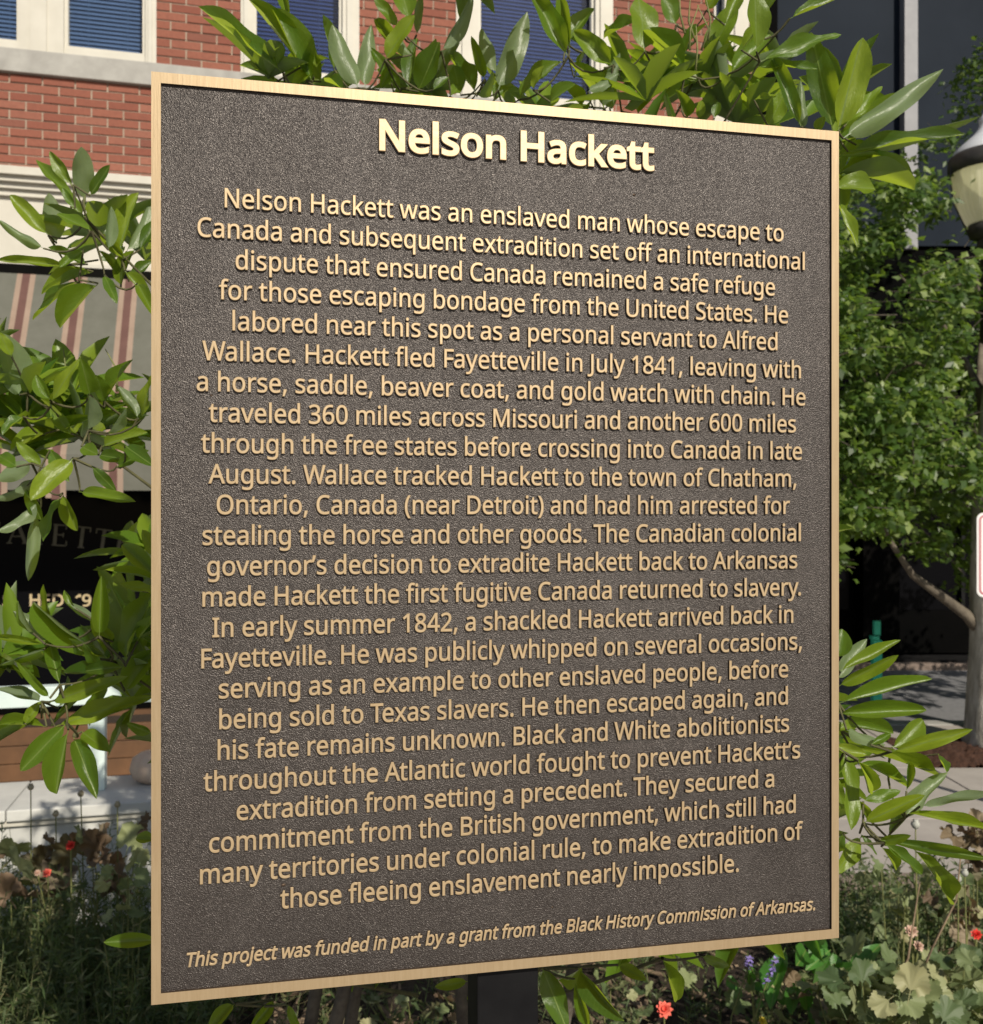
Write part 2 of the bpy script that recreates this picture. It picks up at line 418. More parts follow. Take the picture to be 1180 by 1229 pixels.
# bricks
bm_ = MB(); bm_.box(-0.5, 0.5, -0.5, 0.5, -0.5, 0.5); brick_me = bm_.mesh('brick', M_brick)
brick_n = 0
mass = MB()
BL, BJ = 0.221, 0.011
def brick(u0, u1, z0, z1, single):
    global brick_n
    d = rnd.uniform(0.006, 0.011)
    if single and brick_n < 298:
        o = link('brick', brick_me, bb)
        o.location = ((u0 + u1) / 2, -d / 2 + 0.02, (z0 + z1) / 2); o.scale = (u1 - u0, d + 0.04, z1 - z0)
        o.rotation_euler = (0, R(rnd.uniform(-.25, .25)), 0)
        brick_n += 1
    else:
        mass.box(u0, u1, -d, 0.03, z0, z1)
def courses(ua, ub, za, zb, n, single):
    h = (zb - za) / n
    for r in range(n):
        z0 = za + r * h + BJ / 2; z1 = za + (r + 1) * h - BJ / 2
        off = (BL / 2 if r % 2 else 0)
        k0 = math.floor((ua - off) / BL)
        u = k0 * BL + off
        while u < ub - 0.01:
            a = max(u + BJ / 2, ua); b = min(u + BL - BJ / 2, ub)
            if b - a > 0.02: brick(a, b, z0, z1, single(a, b, z0, z1))
            u += BL
courses(UL, UR, Z_CT, Z_SB, 11, lambda a, b, z0, z1: b > U(-8) and a < U(184))
zt = lambda a: EYE + 614.5 / FPX * (7 + a * sb_)       # top edge of the picture
edges = [UL] + [x for ab in wins for x in ab] + [UR]
for i in range(0, len(edges), 2):
    courses(edges[i], edges[i + 1], Z_ST + 0.004, Z_ST + 0.0675 * 33, 33, lambda a, b, z0, z1: z0 < zt(a) + 0.03 and a > 0)
tag(mass.build('brickwork', M_brick_i, bb), kind='stuff')
# sill band and cornice
boxobj('sill', M_stone, bb, UL, UR + .02, -0.045, 0.0, Z_SB, Z_ST, bevel=0.006)
c = MB()
for (y, z0, z1) in ((-0.16, 3.985, 4.044), (-0.125, 3.945, 3.985), (-0.09, 3.905, 3.945), (-0.06, 3.86, 3.905), (-0.025, 3.39, 3.86), (-0.05, 3.375, 3.41)):
    c.box(UL, UR + .02, y, 0.0 if y != -0.05 else -0.0255, z0, z1 - 0.001)
c.build('cornice', M_cream, bb, 0.003)
# windows
def slats(parent, u0, u1, z0, z1, mat, pitch=0.032, y=0.16):
    m = MB(); z = z0
    while z < z1:
        m.add([(u0, y - .008, z), (u1, y - .008, z), (u1, y + .008, z + pitch * .985), (u0, y + .008, z + pitch * .985)], [(0, 1, 2, 3)])
        z += pitch
    for uc in (u0 + (u1 - u0) * .25, u0 + (u1 - u0) * .75): m.box(uc - .002, uc + .002, y - .014, y - .012, z0, z1)
    return tag(m.build('blind', mat, parent), kind='stuff')
def window(u0, u1, panes, blindmat):
    """cream frame filling an opening, its panes and blinds as sub-parts"""
    zb = Z_ST + 0.002; zt_ = WZ1
    f = MB()
    pu = [u0] + [x for p in panes for x in p] + [u1]
    for i in range(0, len(pu), 2):
        a, b = pu[i], pu[i + 1]
        f.box(a, b, -0.02, 0.05, zb, zt_)
        if b - a > 0.05: f.box(a + (b - a) * .25, a + (b - a) * .62, -0.035, -0.0205, zb, zt_)
    for (a, b) in panes:
        f.box(a, b, 0.0, 0.06, zb, Z(a, 0) * 0 + zb + 0.055); f.box(a, b, 0, .06, zt_ - .06, zt_)
        f.box(a, a + .025, .012, .062, zb + .055, zt_ - .06); f.box(b - .025, b, .012, .062, zb + .055, zt_ - .06); f.box(a + .025, b - .025, .012, .062, zb + .055, zb + .08)
    fo = f.build('window', M_cream, bb)
    for (a, b) in panes:
        g = MB(); g.box(a + .02, b - .02, 0.07, 0.074, zb + .05, zt_ - .05); g.build('pane', M_glass, fo)
        slats(fo, a + .005, b - .005, zb + .04, zt_, blindmat)
window(wins[0][0], wins[0][1], [(U(-50), U(24)), (U(77), U(175))], M_blind)
window(wins[1][0], wins[1][1], [(U(304), U(411))], M_blind_d)
window(wins[2][0], wins[2][1], [(U(574), U(714))], M_blind_d)
window(wins[3][0], wins[3][1], [(U(857), U(874))], M_blind)
# shopfront below the band
boxobj('shopfront_glass', M_shop, bb, UL + .05, UR - .3, 0.10, 0.13, 0.18, 3.2)
boxobj('stall_riser', M_darkface, bb, UL + .05, UR - .3, 0.06, 0.13, 0, 0.18)
for u in (U(-160), U(230), U(420), U(620)): boxobj('shopfront_post', M_darkface, bb, u - .04, u + .04, 0.03, 0.12, 0, 3.2)
# gilt lettering on the glass
_G = r"""(	241	32 220 0 -43 0 44 45 348 -9 -42 8 42 83 468 -17 -38 18 37 150 573 -27 -33 22 0 217 573 -23 0 -38 -51 132 407 19 60 -19 -61 103 221 0 63 0 -42 116 98 -8 40 9 -41 154 -20 -17 38 17 -37 216 -127 -25 34 -22 0 150 -127 22 0 -27 32 83 -24 18 -37 -17 37 45 94 8 -41 -9 41
)	241	209 220 0 44 0 -43 196 94 8 41 -8 -41 158 -24 17 37 -18 -37 91 -127 27 32 -22 0 25 -127 22 0 24 34 87 -20 -17 -37 16 38 124 98 -8 -41 9 40 137 221 0 -42 0 42 124 346 9 -42 -8 41 87 465 16 -38 -17 39 24 573 25 -34 22 0 91 573 -23 0 27 -33 158 468 -18 37 17 -38 196 348 -8 42 8 -42
,	215	154 84 -2 3 -5 -19 136 23 7 22 -8 -22 111 -42 9 22 -9 -22 85 -103 9 19 -17 0 33 -103 17 0 5 20 49 -38 -6 -23 5 23 63 31 -5 -23 4 23 73 93 -3 -19 25 0 148 93 -25 0 2 -3
.	215	58 43 0 -19 0 20 72 85 -9 -8 10 8 107 97 -14 0 14 0 142 85 -10 8 10 -8 157 43 0 20 0 -19 142 2 10 8 -10 -9 107 -11 14 0 -14 0 72 2 10 -9 -9 8
0	459	419 287 0 62 0 -46 409 163 7 36 -7 -37 376 70 15 26 -16 -25 316 12 25 13 -24 -13 229 -8 34 0 -43 0 122 27 28 -23 -28 24 60 129 13 -44 -14 44 39 287 0 -61 0 62 58 446 -12 -44 13 44 119 547 -28 -24 27 23 229 581 -46 0 42 0 335 547 -28 23 29 -24 399 446 -14 44 13 -44|110 287 0 52 0 -52 121 156 -7 35 8 -34 159 78 -17 18 18 -17 229 52 -29 0 28 0 298 78 -17 -17 17 17 336 156 -8 -35 8 35 348 287 0 -52 0 52 336 417 8 -34 -8 35 298 495 17 -17 -17 18 229 521 28 0 -29 0 159 495 18 18 -17 -17 121 417 8 35 -7 -34
1	459	285 0 0 191 -23 0 216 0 23 0 0 133 216 400 0 -133 0 16 216 439 0 -10 0 11 217 470 0 -10 1 9 219 499 -1 -10 -9 -9 196 477 7 6 -7 -6 169 455 11 9 -20 -17 108 405 21 17 -12 16 71 452 13 -15 52 40 226 573 -51 -41 20 0 285 573 -20 0 0 -191
2	459	417 0 0 21 -126 0 38 0 127 0 0 20 38 59 0 -20 50 50 188 210 -50 -50 29 29 261 287 -19 -22 20 23 306 353 -10 -21 10 22 322 424 0 -25 0 32 294 496 18 -16 -19 16 221 520 29 0 -28 0 147 506 21 10 -21 -10 83 466 22 17 -13 16 45 513 12 -16 15 13 94 548 -18 -10 18 10 153 572 -21 -6 21 6 221 581 -25 0 35 0 313 562 -26 12 25 -12 372 510 -14 22 15 -23 394 428 0 32 0 -30 375 344 13 26 -12 -26 324 267 22 25 -22 -26 247 185 29 29 -40 -39 128 67 39 40 0 -1 128 64 0 1 96 0 417 64 -96 0 0 -21
3	459	395 439 0 41 0 -26 381 372 10 19 -10 -19 340 326 18 12 -18 -11 277 302 24 4 0 -2 277 298 0 1 46 -5 379 255 -22 24 23 -24 413 163 0 38 0 -33 390 74 15 26 -16 -26 318 14 32 14 -32 -15 193 -8 51 0 -30 0 110 -1 26 -5 -26 4 36 23 24 -12 0 22 36 89 0 -22 24 -12 114 61 -28 7 28 -6 194 51 -26 0 51 0 305 81 -23 -20 23 20 339 164 0 -35 0 24 320 223 13 -15 -12 14 265 255 24 -7 -24 7 179 265 34 0 -19 0 123 265 19 0 0 20 123 326 0 -20 19 0 180 326 -19 0 31 0 259 339 -21 -9 21 9 307 377 -11 -16 11 17 323 434 0 -22 0 28 295 498 19 -15 -19 16 219 521 32 0 -20 0 164 515 16 4 -17 -4 117 498 15 8 -14 -7 75 473 14 10 -12 16 39 521 12 -16 21 16 115 563 -30 -12 30 12 218 581 -38 0 60 0 352 540 -29 27 29 -26
4	459	443 130 0 21 -28 0 359 130 28 0 0 -43 359 0 0 43 -22 0 291 0 23 0 0 43 291 130 0 -43 -91 0 17 130 91 0 0 20 17 190 0 -20 90 129 286 576 -90 -129 25 0 359 576 -24 0 0 -128 359 193 0 128 28 0 443 193 -28 0 0 -21|291 374 0 -60 0 14 291 412 0 -12 1 11 293 444 -1 -10 0 10 294 474 0 -10 0 9 295 500 0 -8 -1 0 292 500 1 0 -4 -10 276 468 6 11 -7 -12 257 438 6 8 -57 -82 86 193 57 82 68 0 291 193 -68 0 0 60
6	459	44 245 0 -43 0 33 51 342 -5 -32 4 32 75 433 -12 -28 11 29 121 510 -20 -23 20 22 196 562 -30 -13 30 12 306 581 -43 0 12 0 344 579 -14 1 13 -1 377 573 -9 3 0 -20 377 513 0 20 -10 3 344 520 12 -1 -12 2 308 523 12 0 -37 0 216 504 24 13 -25 -12 158 454 14 21 -15 -21 127 380 6 28 -7 -28 115 291 1 32 1 0 119 291 -1 0 9 13 150 326 -12 -11 12 10 194 350 -17 -6 18 6 255 358 -23 0 33 0 342 338 -25 14 25 -14 400 279 -14 26 14 -26 421 184 0 37 0 -39 399 82 15 29 -15 -29 336 15 27 16 -27 -15 239 -8 37 0 -27 0 163 7 23 -10 -24 10 101 54 18 -21 -18 21 59 133 10 -32 -10 32|238 51 -20 0 34 0 320 84 -21 -22 21 21 351 184 0 -45 0 37 324 271 18 -21 -19 21 241 303 36 0 -26 0 175 287 19 11 -19 -10 131 248 11 16 -10 -16 115 198 0 17 0 -18 123 146 -5 17 5 -17 146 99 -10 14 11 -15 185 64 -15 9 15 -8
8	459	229 581 -33 0 33 0 318 565 -26 10 25 -10 378 519 -15 20 15 -20 400 443 0 30 0 -23 385 383 10 17 -10 -17 346 338 16 13 -17 -13 291 303 20 10 24 -11 355 265 -19 14 19 -14 401 216 -11 18 12 -19 419 148 0 27 0 -32 395 65 16 24 -15 -23 330 11 28 13 -28 -13 231 -8 38 0 -41 0 126 10 29 -12 -28 13 61 63 15 -23 -14 23 39 146 0 -33 0 26 56 214 -11 -19 11 19 99 264 -18 -14 19 14 158 299 -21 -10 -19 11 107 336 15 -14 -15 13 71 383 9 -18 -9 17 58 444 0 -23 0 30 80 518 -15 -20 15 20 141 565 -26 -11 26 10|108 145 0 20 0 -28 138 76 -20 18 20 -19 229 48 -41 0 39 0 319 76 -21 -19 20 18 350 148 0 -30 0 18 335 197 10 -14 -10 14 293 235 18 -11 -18 11 229 265 25 -9 -4 2 217 270 4 -1 -24 -10 157 237 16 12 -16 -11 121 197 8 15 -9 -15|228 524 31 0 -30 0 155 502 19 15 -19 -14 127 441 0 27 0 -20 141 391 -10 14 9 -13 179 357 -16 10 16 -9 232 330 -19 9 18 8 282 357 -15 -10 15 9 317 392 -9 -14 9 13 330 441 0 -19 0 27 302 502 19 -14 -18 15
A	512	437 0 25 0 -23 59 368 177 23 -59 -76 0 141 177 76 0 -23 -59 73 0 23 59 -24 0 0 0 24 0 75 192 224 575 -75 -192 21 0 289 575 -22 0 74 -192 512 0 -75 192 -25 0|282 415 22 -58 -1 4 274 438 4 -11 -3 11 263 473 4 -12 -3 12 255 500 2 -6 -3 -10 247 468 3 11 -3 -11 238 438 3 9 -3 -9 230 415 2 6 -21 -58 165 241 22 58 61 0 346 241 -60 0 -21 58
B	521	241 573 -54 0 72 0 404 541 -37 21 36 -21 459 431 0 52 0 -23 446 371 9 17 -8 -17 409 328 17 11 -16 -12 350 304 23 4 0 -1 350 300 0 1 24 -4 415 279 -20 10 20 -10 461 236 -11 18 11 -19 478 163 0 30 0 -35 454 74 16 25 -16 -24 385 19 30 12 -29 -13 279 0 41 0 -67 0 78 0 67 0 0 191 78 573 0 -191 54 0|256 329 -35 0 49 0 357 352 -18 -15 18 16 384 423 0 -31 0 31 351 490 22 -13 -22 14 245 511 48 0 -32 0 150 511 32 0 0 -61 150 329 0 60 35 0|150 269 37 0 0 -70 150 61 0 69 38 0 265 61 -38 0 51 0 371 91 -19 -20 20 19 401 168 0 -32 0 21 388 221 9 -15 -9 15 344 256 20 -8 -21 9 260 269 35 0 -37 0
C	507	323 517 26 0 -30 0 241 502 24 10 -25 -11 178 456 17 20 -17 -20 139 383 9 29 -9 -29 125 286 0 36 0 -47 147 164 -15 34 15 -35 213 83 -29 19 29 -18 322 55 -43 0 26 0 394 62 -23 -5 22 4 460 78 -22 -7 0 -21 460 15 0 21 -22 -8 393 -2 23 3 -22 -4 312 -8 31 0 -58 0 166 28 39 -24 -39 24 78 131 20 -45 -19 44 49 287 0 -60 0 43 67 406 -12 -36 12 36 120 499 -23 -26 23 26 206 559 -34 -14 34 15 324 581 -44 0 29 0 409 572 -27 6 27 -6 482 547 -21 11 -10 -20 453 486 10 20 -18 8 394 508 22 -7 -22 6
D	585	536 292 0 61 0 -64 501 131 24 43 -24 -44 399 33 44 22 -45 -22 237 0 63 0 -53 0 78 0 53 0 0 191 78 573 0 -191 59 0 254 573 -59 0 58 0 404 540 -42 22 42 -21 502 446 -23 42 23 -41|460 289 0 -75 0 51 435 415 17 -33 -17 32 361 487 33 -16 -32 16 244 511 46 0 -31 0 150 511 31 0 0 -150 150 62 0 149 26 0 228 62 -26 0 77 0 402 119 -39 -38 39 38
F	416	150 0 0 81 -24 0 78 0 24 0 0 191 78 573 0 -191 106 0 398 573 -107 0 0 -22 398 509 0 21 -83 0 150 509 83 0 0 -67 150 306 0 68 77 0 383 306 -78 0 0 -21 383 243 0 21 -78 0 150 243 77 0 0 -81
H	594	516 0 0 191 -24 0 443 0 25 0 0 89 443 267 0 -89 -97 0 150 267 98 0 0 -89 150 0 0 89 -24 0 78 0 24 0 0 191 78 573 0 -191 24 0 150 573 -24 0 0 -81 150 330 0 81 98 0 443 330 -97 0 0 81 443 573 0 -81 25 0 516 573 -24 0 0 -191
I	272	239 0 0 14 -69 0 32 0 69 0 0 14 32 42 0 -14 23 5 99 57 -22 -5 0 153 99 515 0 -153 -22 5 32 531 23 -5 0 14 32 573 0 -14 69 0 239 573 -69 0 0 -14 239 531 0 14 -22 -5 172 515 22 5 0 -153 172 57 0 153 22 -5 239 42 -22 5 0 -14
J	219	-3 -152 30 0 -13 0 -37 -150 10 -1 -10 2 -63 -142 8 -3 0 20 -63 -81 0 -20 9 -2 -35 -87 -10 2 9 -1 -5 -89 -11 0 14 0 33 -81 -12 -5 12 5 63 -53 -8 -13 7 13 74 3 0 -24 0 190 74 573 0 -190 24 0 146 573 -24 0 0 -188 146 9 0 188 0 -37 128 -82 12 24 -13 -24 75 -135 23 11 -22 -12
M	727	330 0 20 0 -62 167 142 502 63 -167 -1 0 139 502 1 0 1 -11 142 461 -1 17 0 -16 144 407 -1 19 0 -20 144 347 0 21 0 -116 144 0 0 116 -22 0 78 0 22 0 0 191 78 573 0 -191 35 0 184 573 -35 0 59 -157 361 103 -59 157 1 0 364 103 -1 0 60 157 544 573 -60 -157 35 0 650 573 -36 0 0 -191 650 0 0 191 -24 0 578 0 24 0 0 117 578 352 0 -117 0 19 579 408 -1 -19 1 18 581 460 -1 -16 1 16 584 501 -1 -11 -1 0 581 501 1 0 -64 -167 390 0 63 167 -20 0
N	609	532 0 0 191 -28 0 447 0 29 0 -102 159 141 476 102 -159 -1 0 138 476 1 0 1 -13 141 432 -1 17 1 -17 143 378 -1 19 1 -19 144 320 0 20 0 -107 144 0 0 107 -22 0 78 0 22 0 0 191 78 573 0 -191 28 0 161 573 -28 0 102 -158 467 99 -102 158 1 0 470 99 -1 0 -1 8 468 137 1 -17 -1 17 466 193 0 -20 -1 21 464 249 0 -17 0 108 464 573 0 -108 23 0 532 573 -23 0 0 -191
O	626	577 287 0 59 0 -44 561 166 11 36 -12 -36 510 73 23 26 -22 -26 428 13 33 14 -33 -14 314 -8 43 0 -45 0 196 13 34 -14 -33 14 114 73 22 -26 -22 26 65 167 11 -37 -11 36 49 288 0 -44 0 59 78 442 -19 -44 19 44 166 545 -40 -25 39 24 314 581 -60 0 58 0 459 545 -39 24 39 -24 547 442 -20 44 20 -44|125 287 0 48 0 -48 145 163 -13 35 14 -35 207 83 -28 18 28 -19 314 55 -43 0 43 0 420 83 -28 -19 27 18 481 163 -13 -35 14 35 501 287 0 -48 0 72 456 457 30 -41 -30 41 314 518 65 0 -43 0 207 490 28 19 -28 -18 145 411 14 34 -13 -34
S	440	403 153 0 30 0 -34 378 66 16 24 -17 -24 307 11 30 13 -31 -13 198 -8 42 0 -21 0 137 -5 19 -2 -20 2 83 4 16 -4 -16 4 41 19 12 -6 0 23 41 88 0 -23 19 -8 113 65 -29 7 28 -7 201 55 -30 0 29 0 273 66 -20 -8 19 7 316 98 -10 -14 10 14 330 147 0 -19 0 18 318 194 8 -13 -8 13 277 230 20 -11 -19 11 196 265 34 -13 -25 9 131 294 19 -11 -18 10 85 330 12 -14 -12 13 57 375 6 -17 -6 17 48 435 0 -23 0 30 71 513 -15 -22 16 21 136 563 -28 -12 27 12 231 581 -36 0 31 0 318 572 -27 6 26 -6 389 549 -21 9 -8 -21 366 487 8 20 -19 8 302 508 23 -5 -23 6 229 517 25 0 -24 0 169 507 16 7 -16 -7 133 478 8 12 -8 -13 121 434 0 16 0 -19 133 386 -8 13 8 -13 172 351 -18 10 19 -10 246 318 -31 12 34 -12 332 279 -24 14 23 -14 385 228 -13 20 12 -20
T	446	259 0 0 170 -24 0 187 0 24 0 0 170 187 509 0 -170 -60 0 8 509 60 0 0 21 8 573 0 -22 143 0 437 573 -143 0 0 -22 437 509 0 21 -59 0 259 509 59 0 0 -170
U	586	513 202 0 124 0 -39 489 95 16 32 -16 -32 416 20 33 18 -33 -19 290 -8 51 0 -71 0 128 50 37 -39 -37 39 72 204 0 -64 0 123 72 573 0 -123 24 0 144 573 -24 0 0 -124 144 201 0 124 0 -46 182 93 -25 26 24 -26 294 55 -50 0 35 0 379 73 -22 -12 22 13 427 126 -11 -23 10 22 442 202 0 -29 0 124 442 573 0 -124 24 0 513 573 -24 0 0 -124
W	746	735 573 -25 0 -50 -191 583 0 51 191 -24 0 510 0 24 0 -37 125 399 375 37 -125 -4 12 389 410 3 -12 -3 12 380 443 3 -10 -3 11 373 471 2 -8 -2 8 370 488 0 -3 -1 -3 367 471 1 8 -1 -8 361 443 3 11 -3 -10 352 409 3 12 -2 -12 342 373 4 12 -36 -124 234 0 36 124 -24 0 161 0 25 0 -50 191 10 573 50 -191 25 0 85 573 -25 0 30 -117 174 223 -30 116 3 -12 183 186 -3 12 3 -12 190 151 -2 12 3 -11 196 118 -1 11 2 -11 201 87 -1 10 2 10 206 119 -1 -11 2 12 213 154 -2 -12 3 12 222 191 -3 -12 3 12 232 227 -3 -12 33 115 333 573 -34 -116 25 0 407 573 -24 0 35 -116 512 225 -35 116 4 -13 523 187 -3 13 3 -12 532 151 -3 12 2 -12 538 117 -1 11 2 -11 544 87 -2 9 1 13 550 129 -3 -15 3 14 560 175 -4 -16 3 16 572 224 -5 -17 29 116 660 573 -29 -117 25 0
a	450	231 437 -28 0 52 0 347 403 -25 23 25 -23 385 293 0 50 0 -98 385 0 0 98 -17 0 334 0 17 0 -5 20 320 61 5 -20 -1 0 317 61 1 0 -13 -16 279 22 13 10 -13 -10 234 -1 17 5 -17 -5 172 -8 24 0 -25 0 103 6 21 -9 -21 9 55 48 11 -19 -12 19 37 119 0 -28 0 43 87 219 -33 -24 34 23 243 257 -70 -3 24 0 316 259 -24 -1 0 9 316 285 0 -9 0 36 293 359 15 -14 -16 14 227 380 28 0 -23 0 163 370 20 7 -21 -7 106 347 17 9 -7 18 84 400 7 -17 19 10 151 426 -26 -7 25 7|252 208 21 1 -54 -2 141 182 20 15 -21 -15 110 119 0 27 0 -24 132 66 -15 11 15 -11 188 49 -23 0 37 0 279 79 -24 -20 24 20 315 172 0 -42 0 12 315 210 0 -13 -21 -1
b	493	139 461 0 50 0 -18 138 410 0 16 -1 -16 135 373 1 9 1 0 139 373 -2 0 12 18 189 419 -21 -13 22 12 272 437 -34 0 53 0 401 381 -33 37 32 -37 449 215 0 74 0 -49 427 91 15 34 -15 -33 365 17 27 16 -27 -17 272 -8 35 0 -34 0 189 10 22 -12 -21 13 139 55 12 -18 -2 0 133 55 2 0 -5 -19 119 0 4 18 -17 0 68 0 17 0 0 203 68 609 0 -203 24 0 139 609 -24 0 0 -49|260 379 39 0 -31 0 188 361 17 12 -18 -11 150 308 7 24 -8 -23 139 217 0 37 0 -1 139 214 0 1 0 -53 165 93 -18 28 17 -28 261 51 -47 0 39 0 348 93 -19 -28 19 28 376 216 0 -54 0 54 348 338 19 -28 -19 27
c	385	241 -8 24 0 -38 0 139 15 30 -15 -30 16 69 87 17 -32 -16 33 44 213 0 -51 0 52 71 342 -18 -34 17 33 142 415 -30 -16 31 15 245 438 -38 0 22 0 309 431 -21 5 20 -5 358 415 -12 6 -7 -20 337 356 7 20 -13 5 292 370 17 -5 -17 4 244 376 15 0 -29 0 172 358 19 12 -18 -13 131 303 9 24 -9 -24 117 213 0 36 0 -34 131 126 -9 24 9 -24 172 71 -19 13 18 -12 240 53 -27 0 23 0 302 60 -18 -5 18 5 351 78 -15 -7 0 -21 351 15 0 21 -14 -7 304 -2 17 4 -18 -4
d	493	221 -8 22 0 -54 0 92 48 32 -37 -32 37 44 214 0 -74 0 74 93 381 -33 -37 32 38 221 438 -53 0 23 0 280 429 -17 6 16 -5 323 407 -12 9 12 -10 354 374 -8 12 2 0 359 374 -1 0 0 7 356 405 2 -13 -1 14 354 438 0 -8 0 57 354 609 0 -57 24 0 425 609 -24 0 0 -203 425 0 0 203 -19 0 368 0 19 0 -3 19 358 58 3 -20 -1 0 354 58 2 0 -8 -13 323 24 12 10 -12 -9 279 1 17 6 -16 -6|232 51 -39 0 45 0 328 88 -19 -25 18 25 355 200 0 -50 0 5 355 213 0 -4 0 54 329 336 17 -28 -18 29 231 379 48 0 -38 0 146 334 19 30 -19 -30 117 213 0 50 0 -52 146 93 -19 28 19 -28
e	452	234 438 -38 0 37 0 329 414 -26 16 27 -16 390 346 -14 29 14 -29 411 244 0 39 0 -14 411 201 0 14 -98 0 117 201 98 0 1 -48 154 90 -23 26 24 -25 254 52 -43 0 27 0 327 60 -21 -5 21 5 392 82 -22 -10 0 -21 392 20 0 21 -22 -10 327 -1 22 4 -21 -5 251 -8 29 0 -41 0 143 17 31 -17 -31 16 70 91 18 -33 -17 33 44 212 0 -48 0 47 68 333 -16 -34 16 33 134 411 -28 -19 29 18|233 380 24 0 -33 0 154 348 19 21 -20 -22 119 257 3 39 73 0 338 257 -73 0 0 25 326 322 8 -19 -7 18 292 364 16 -10 -15 11
f	276	266 375 0 18 -36 0 158 375 36 0 0 -125 158 0 0 125 -24 0 87 0 24 0 0 125 87 375 0 -125 -25 0 12 375 25 0 0 11 12 408 0 -11 25 8 87 432 -25 -8 0 9 87 457 0 -8 0 37 104 547 -11 -23 11 23 152 597 -21 -10 20 11 227 613 -29 0 17 0 274 609 -14 3 14 -3 310 599 -10 4 -6 -18 292 544 6 18 -9 2 262 552 11 -3 -11 2 228 556 12 0 -24 0 175 532 12 16 -11 -16 158 458 0 34 0 -9 158 430 0 9 36 0 266 430 -36 0 0 -18
g	493	221 438 -56 0 28 0 297 422 -23 11 23 -11 355 373 -16 22 2 0 359 373 -1 0 3 19 369 430 -3 -19 19 0 425 430 -19 0 0 -146 425 -7 0 145 0 -41 404 -109 14 27 -14 -28 341 -172 28 14 -29 -14 233 -192 43 0 -31 0 147 -186 26 -4 -26 5 78 -165 20 -9 0 21 78 -100 0 -22 20 -11 149 -125 -27 6 27 -6 237 -134 -31 0 36 0 324 -101 -22 -22 21 21 355 -13 0 -37 0 6 355 4 0 -6 0 6 356 32 0 -12 1 12 358 57 -1 -5 -1 0 354 57 2 0 -15 -22 299 8 22 11 -22 -11 221 -8 30 0 -55 0 91 51 31 -40 -31 39 44 214 0 -70 0 69 91 377 -31 -40 31 41|230 379 29 0 -24 0 169 359 17 13 -17 -13 130 303 9 25 -9 -24 117 213 0 36 0 -53 146 92 -19 28 20 -28 232 50 -38 0 22 0 288 58 -16 -5 15 6 326 85 -10 -12 11 12 349 131 -5 -19 5 18 356 197 0 -25 0 6 356 214 0 -5 0 39 343 309 9 -24 -9 24 302 362 18 -12 -19 11
h	496	139 431 0 59 0 -11 138 399 0 11 -1 -10 135 370 1 9 1 0 140 370 -2 0 9 15 174 407 -14 -9 14 10 221 429 -18 -5 17 6 273 437 -18 0 35 0 360 421 -23 11 24 -11 413 370 -12 23 12 -23 431 280 0 37 0 -93 431 0 0 93 -24 0 361 0 23 0 0 92 361 275 0 -92 0 35 338 353 15 -17 -16 17 265 379 33 0 -32 0 189 360 18 12 -18 -12 150 308 8 23 -7 -24 139 222 0 34 0 -74 139 0 0 74 -24 0 68 0 24 0 0 203 68 609 0 -203 24 0 139 609 -24 0 0 -59
i	207	139 430 -24 0 0 -143 139 0 0 143 -24 0 68 0 24 0 0 143 68 430 0 -143 24 0|104 591 -12 0 11 0 133 580 -9 7 8 -7 145 546 0 16 0 -15 133 512 8 8 -9 -7 104 501 11 0 -12 0 75 512 8 -7 -8 8 63 546 0 -15 0 16 75 580 -8 -7 8 7
j	207	18 -192 28 0 -14 0 -18 -190 11 -2 -10 2 -44 -183 7 -3 0 19 -44 -126 0 -19 8 -2 -19 -132 -9 2 8 -1 9 -134 -10 0 17 0 51 -120 -11 -9 12 9 68 -67 0 -26 0 166 68 430 0 -166 24 0 139 430 -24 0 0 -165 139 -64 0 165 0 -27 126 -133 8 19 -9 -19 87 -177 17 10 -18 -10|63 546 0 -15 0 16 75 580 -8 -7 8 7 104 591 -12 0 11 0 133 580 -9 7 8 -7 145 546 0 16 0 -15 133 512 8 8 -9 -7 104 501 11 0 -12 0 75 512 8 -7 -8 8
k	428	138 291 0 106 0 -8 137 257 1 14 -1 -13 135 221 0 10 1 0 138 221 -1 0 3 5 152 240 -6 -8 7 8 172 264 -7 -8 7 9 189 285 -5 -6 46 48 326 430 -45 -49 28 0 409 430 -28 0 -58 -61 235 246 58 61 62 -82 421 0 -62 82 -28 0 336 0 28 0 -50 67 187 200 50 -66 -16 -14 138 158 16 14 0 -53 138 0 0 53 -23 0 68 0 23 0 0 203 68 609 0 -203 23 0 138 609 -23 0 0 -106
l	207	139 0 0 203 -24 0 68 0 24 0 0 203 68 609 0 -203 24 0 139 609 -24 0 0 -203
m	750	540 438 -28 0 48 0 649 401 -24 24 24 -25 685 280 0 55 0 -93 685 0 0 93 -23 0 615 0 23 0 0 92 615 277 0 -93 0 33 594 353 14 -17 -14 17 528 379 30 0 -42 0 438 342 18 24 -18 -24 411 237 0 46 0 -79 411 0 0 79 -23 0 342 0 23 0 0 92 342 277 0 -93 0 22 332 333 6 -15 -6 15 303 367 13 -7 -13 8 253 379 21 0 -28 0 185 360 17 12 -16 -12 150 308 7 23 -8 -23 139 223 0 34 0 -74 139 0 0 74 -24 0 68 0 24 0 0 143 68 430 0 -143 19 0 125 430 -19 0 4 -20 136 371 -4 20 1 0 140 371 -2 0 9 15 173 409 -13 -10 13 9 217 431 -17 -5 16 4 266 438 -17 0 33 0 349 420 -22 12 22 -12 398 366 -10 24 1 0 402 366 -2 0 14 24 461 420 -25 -12 25 12
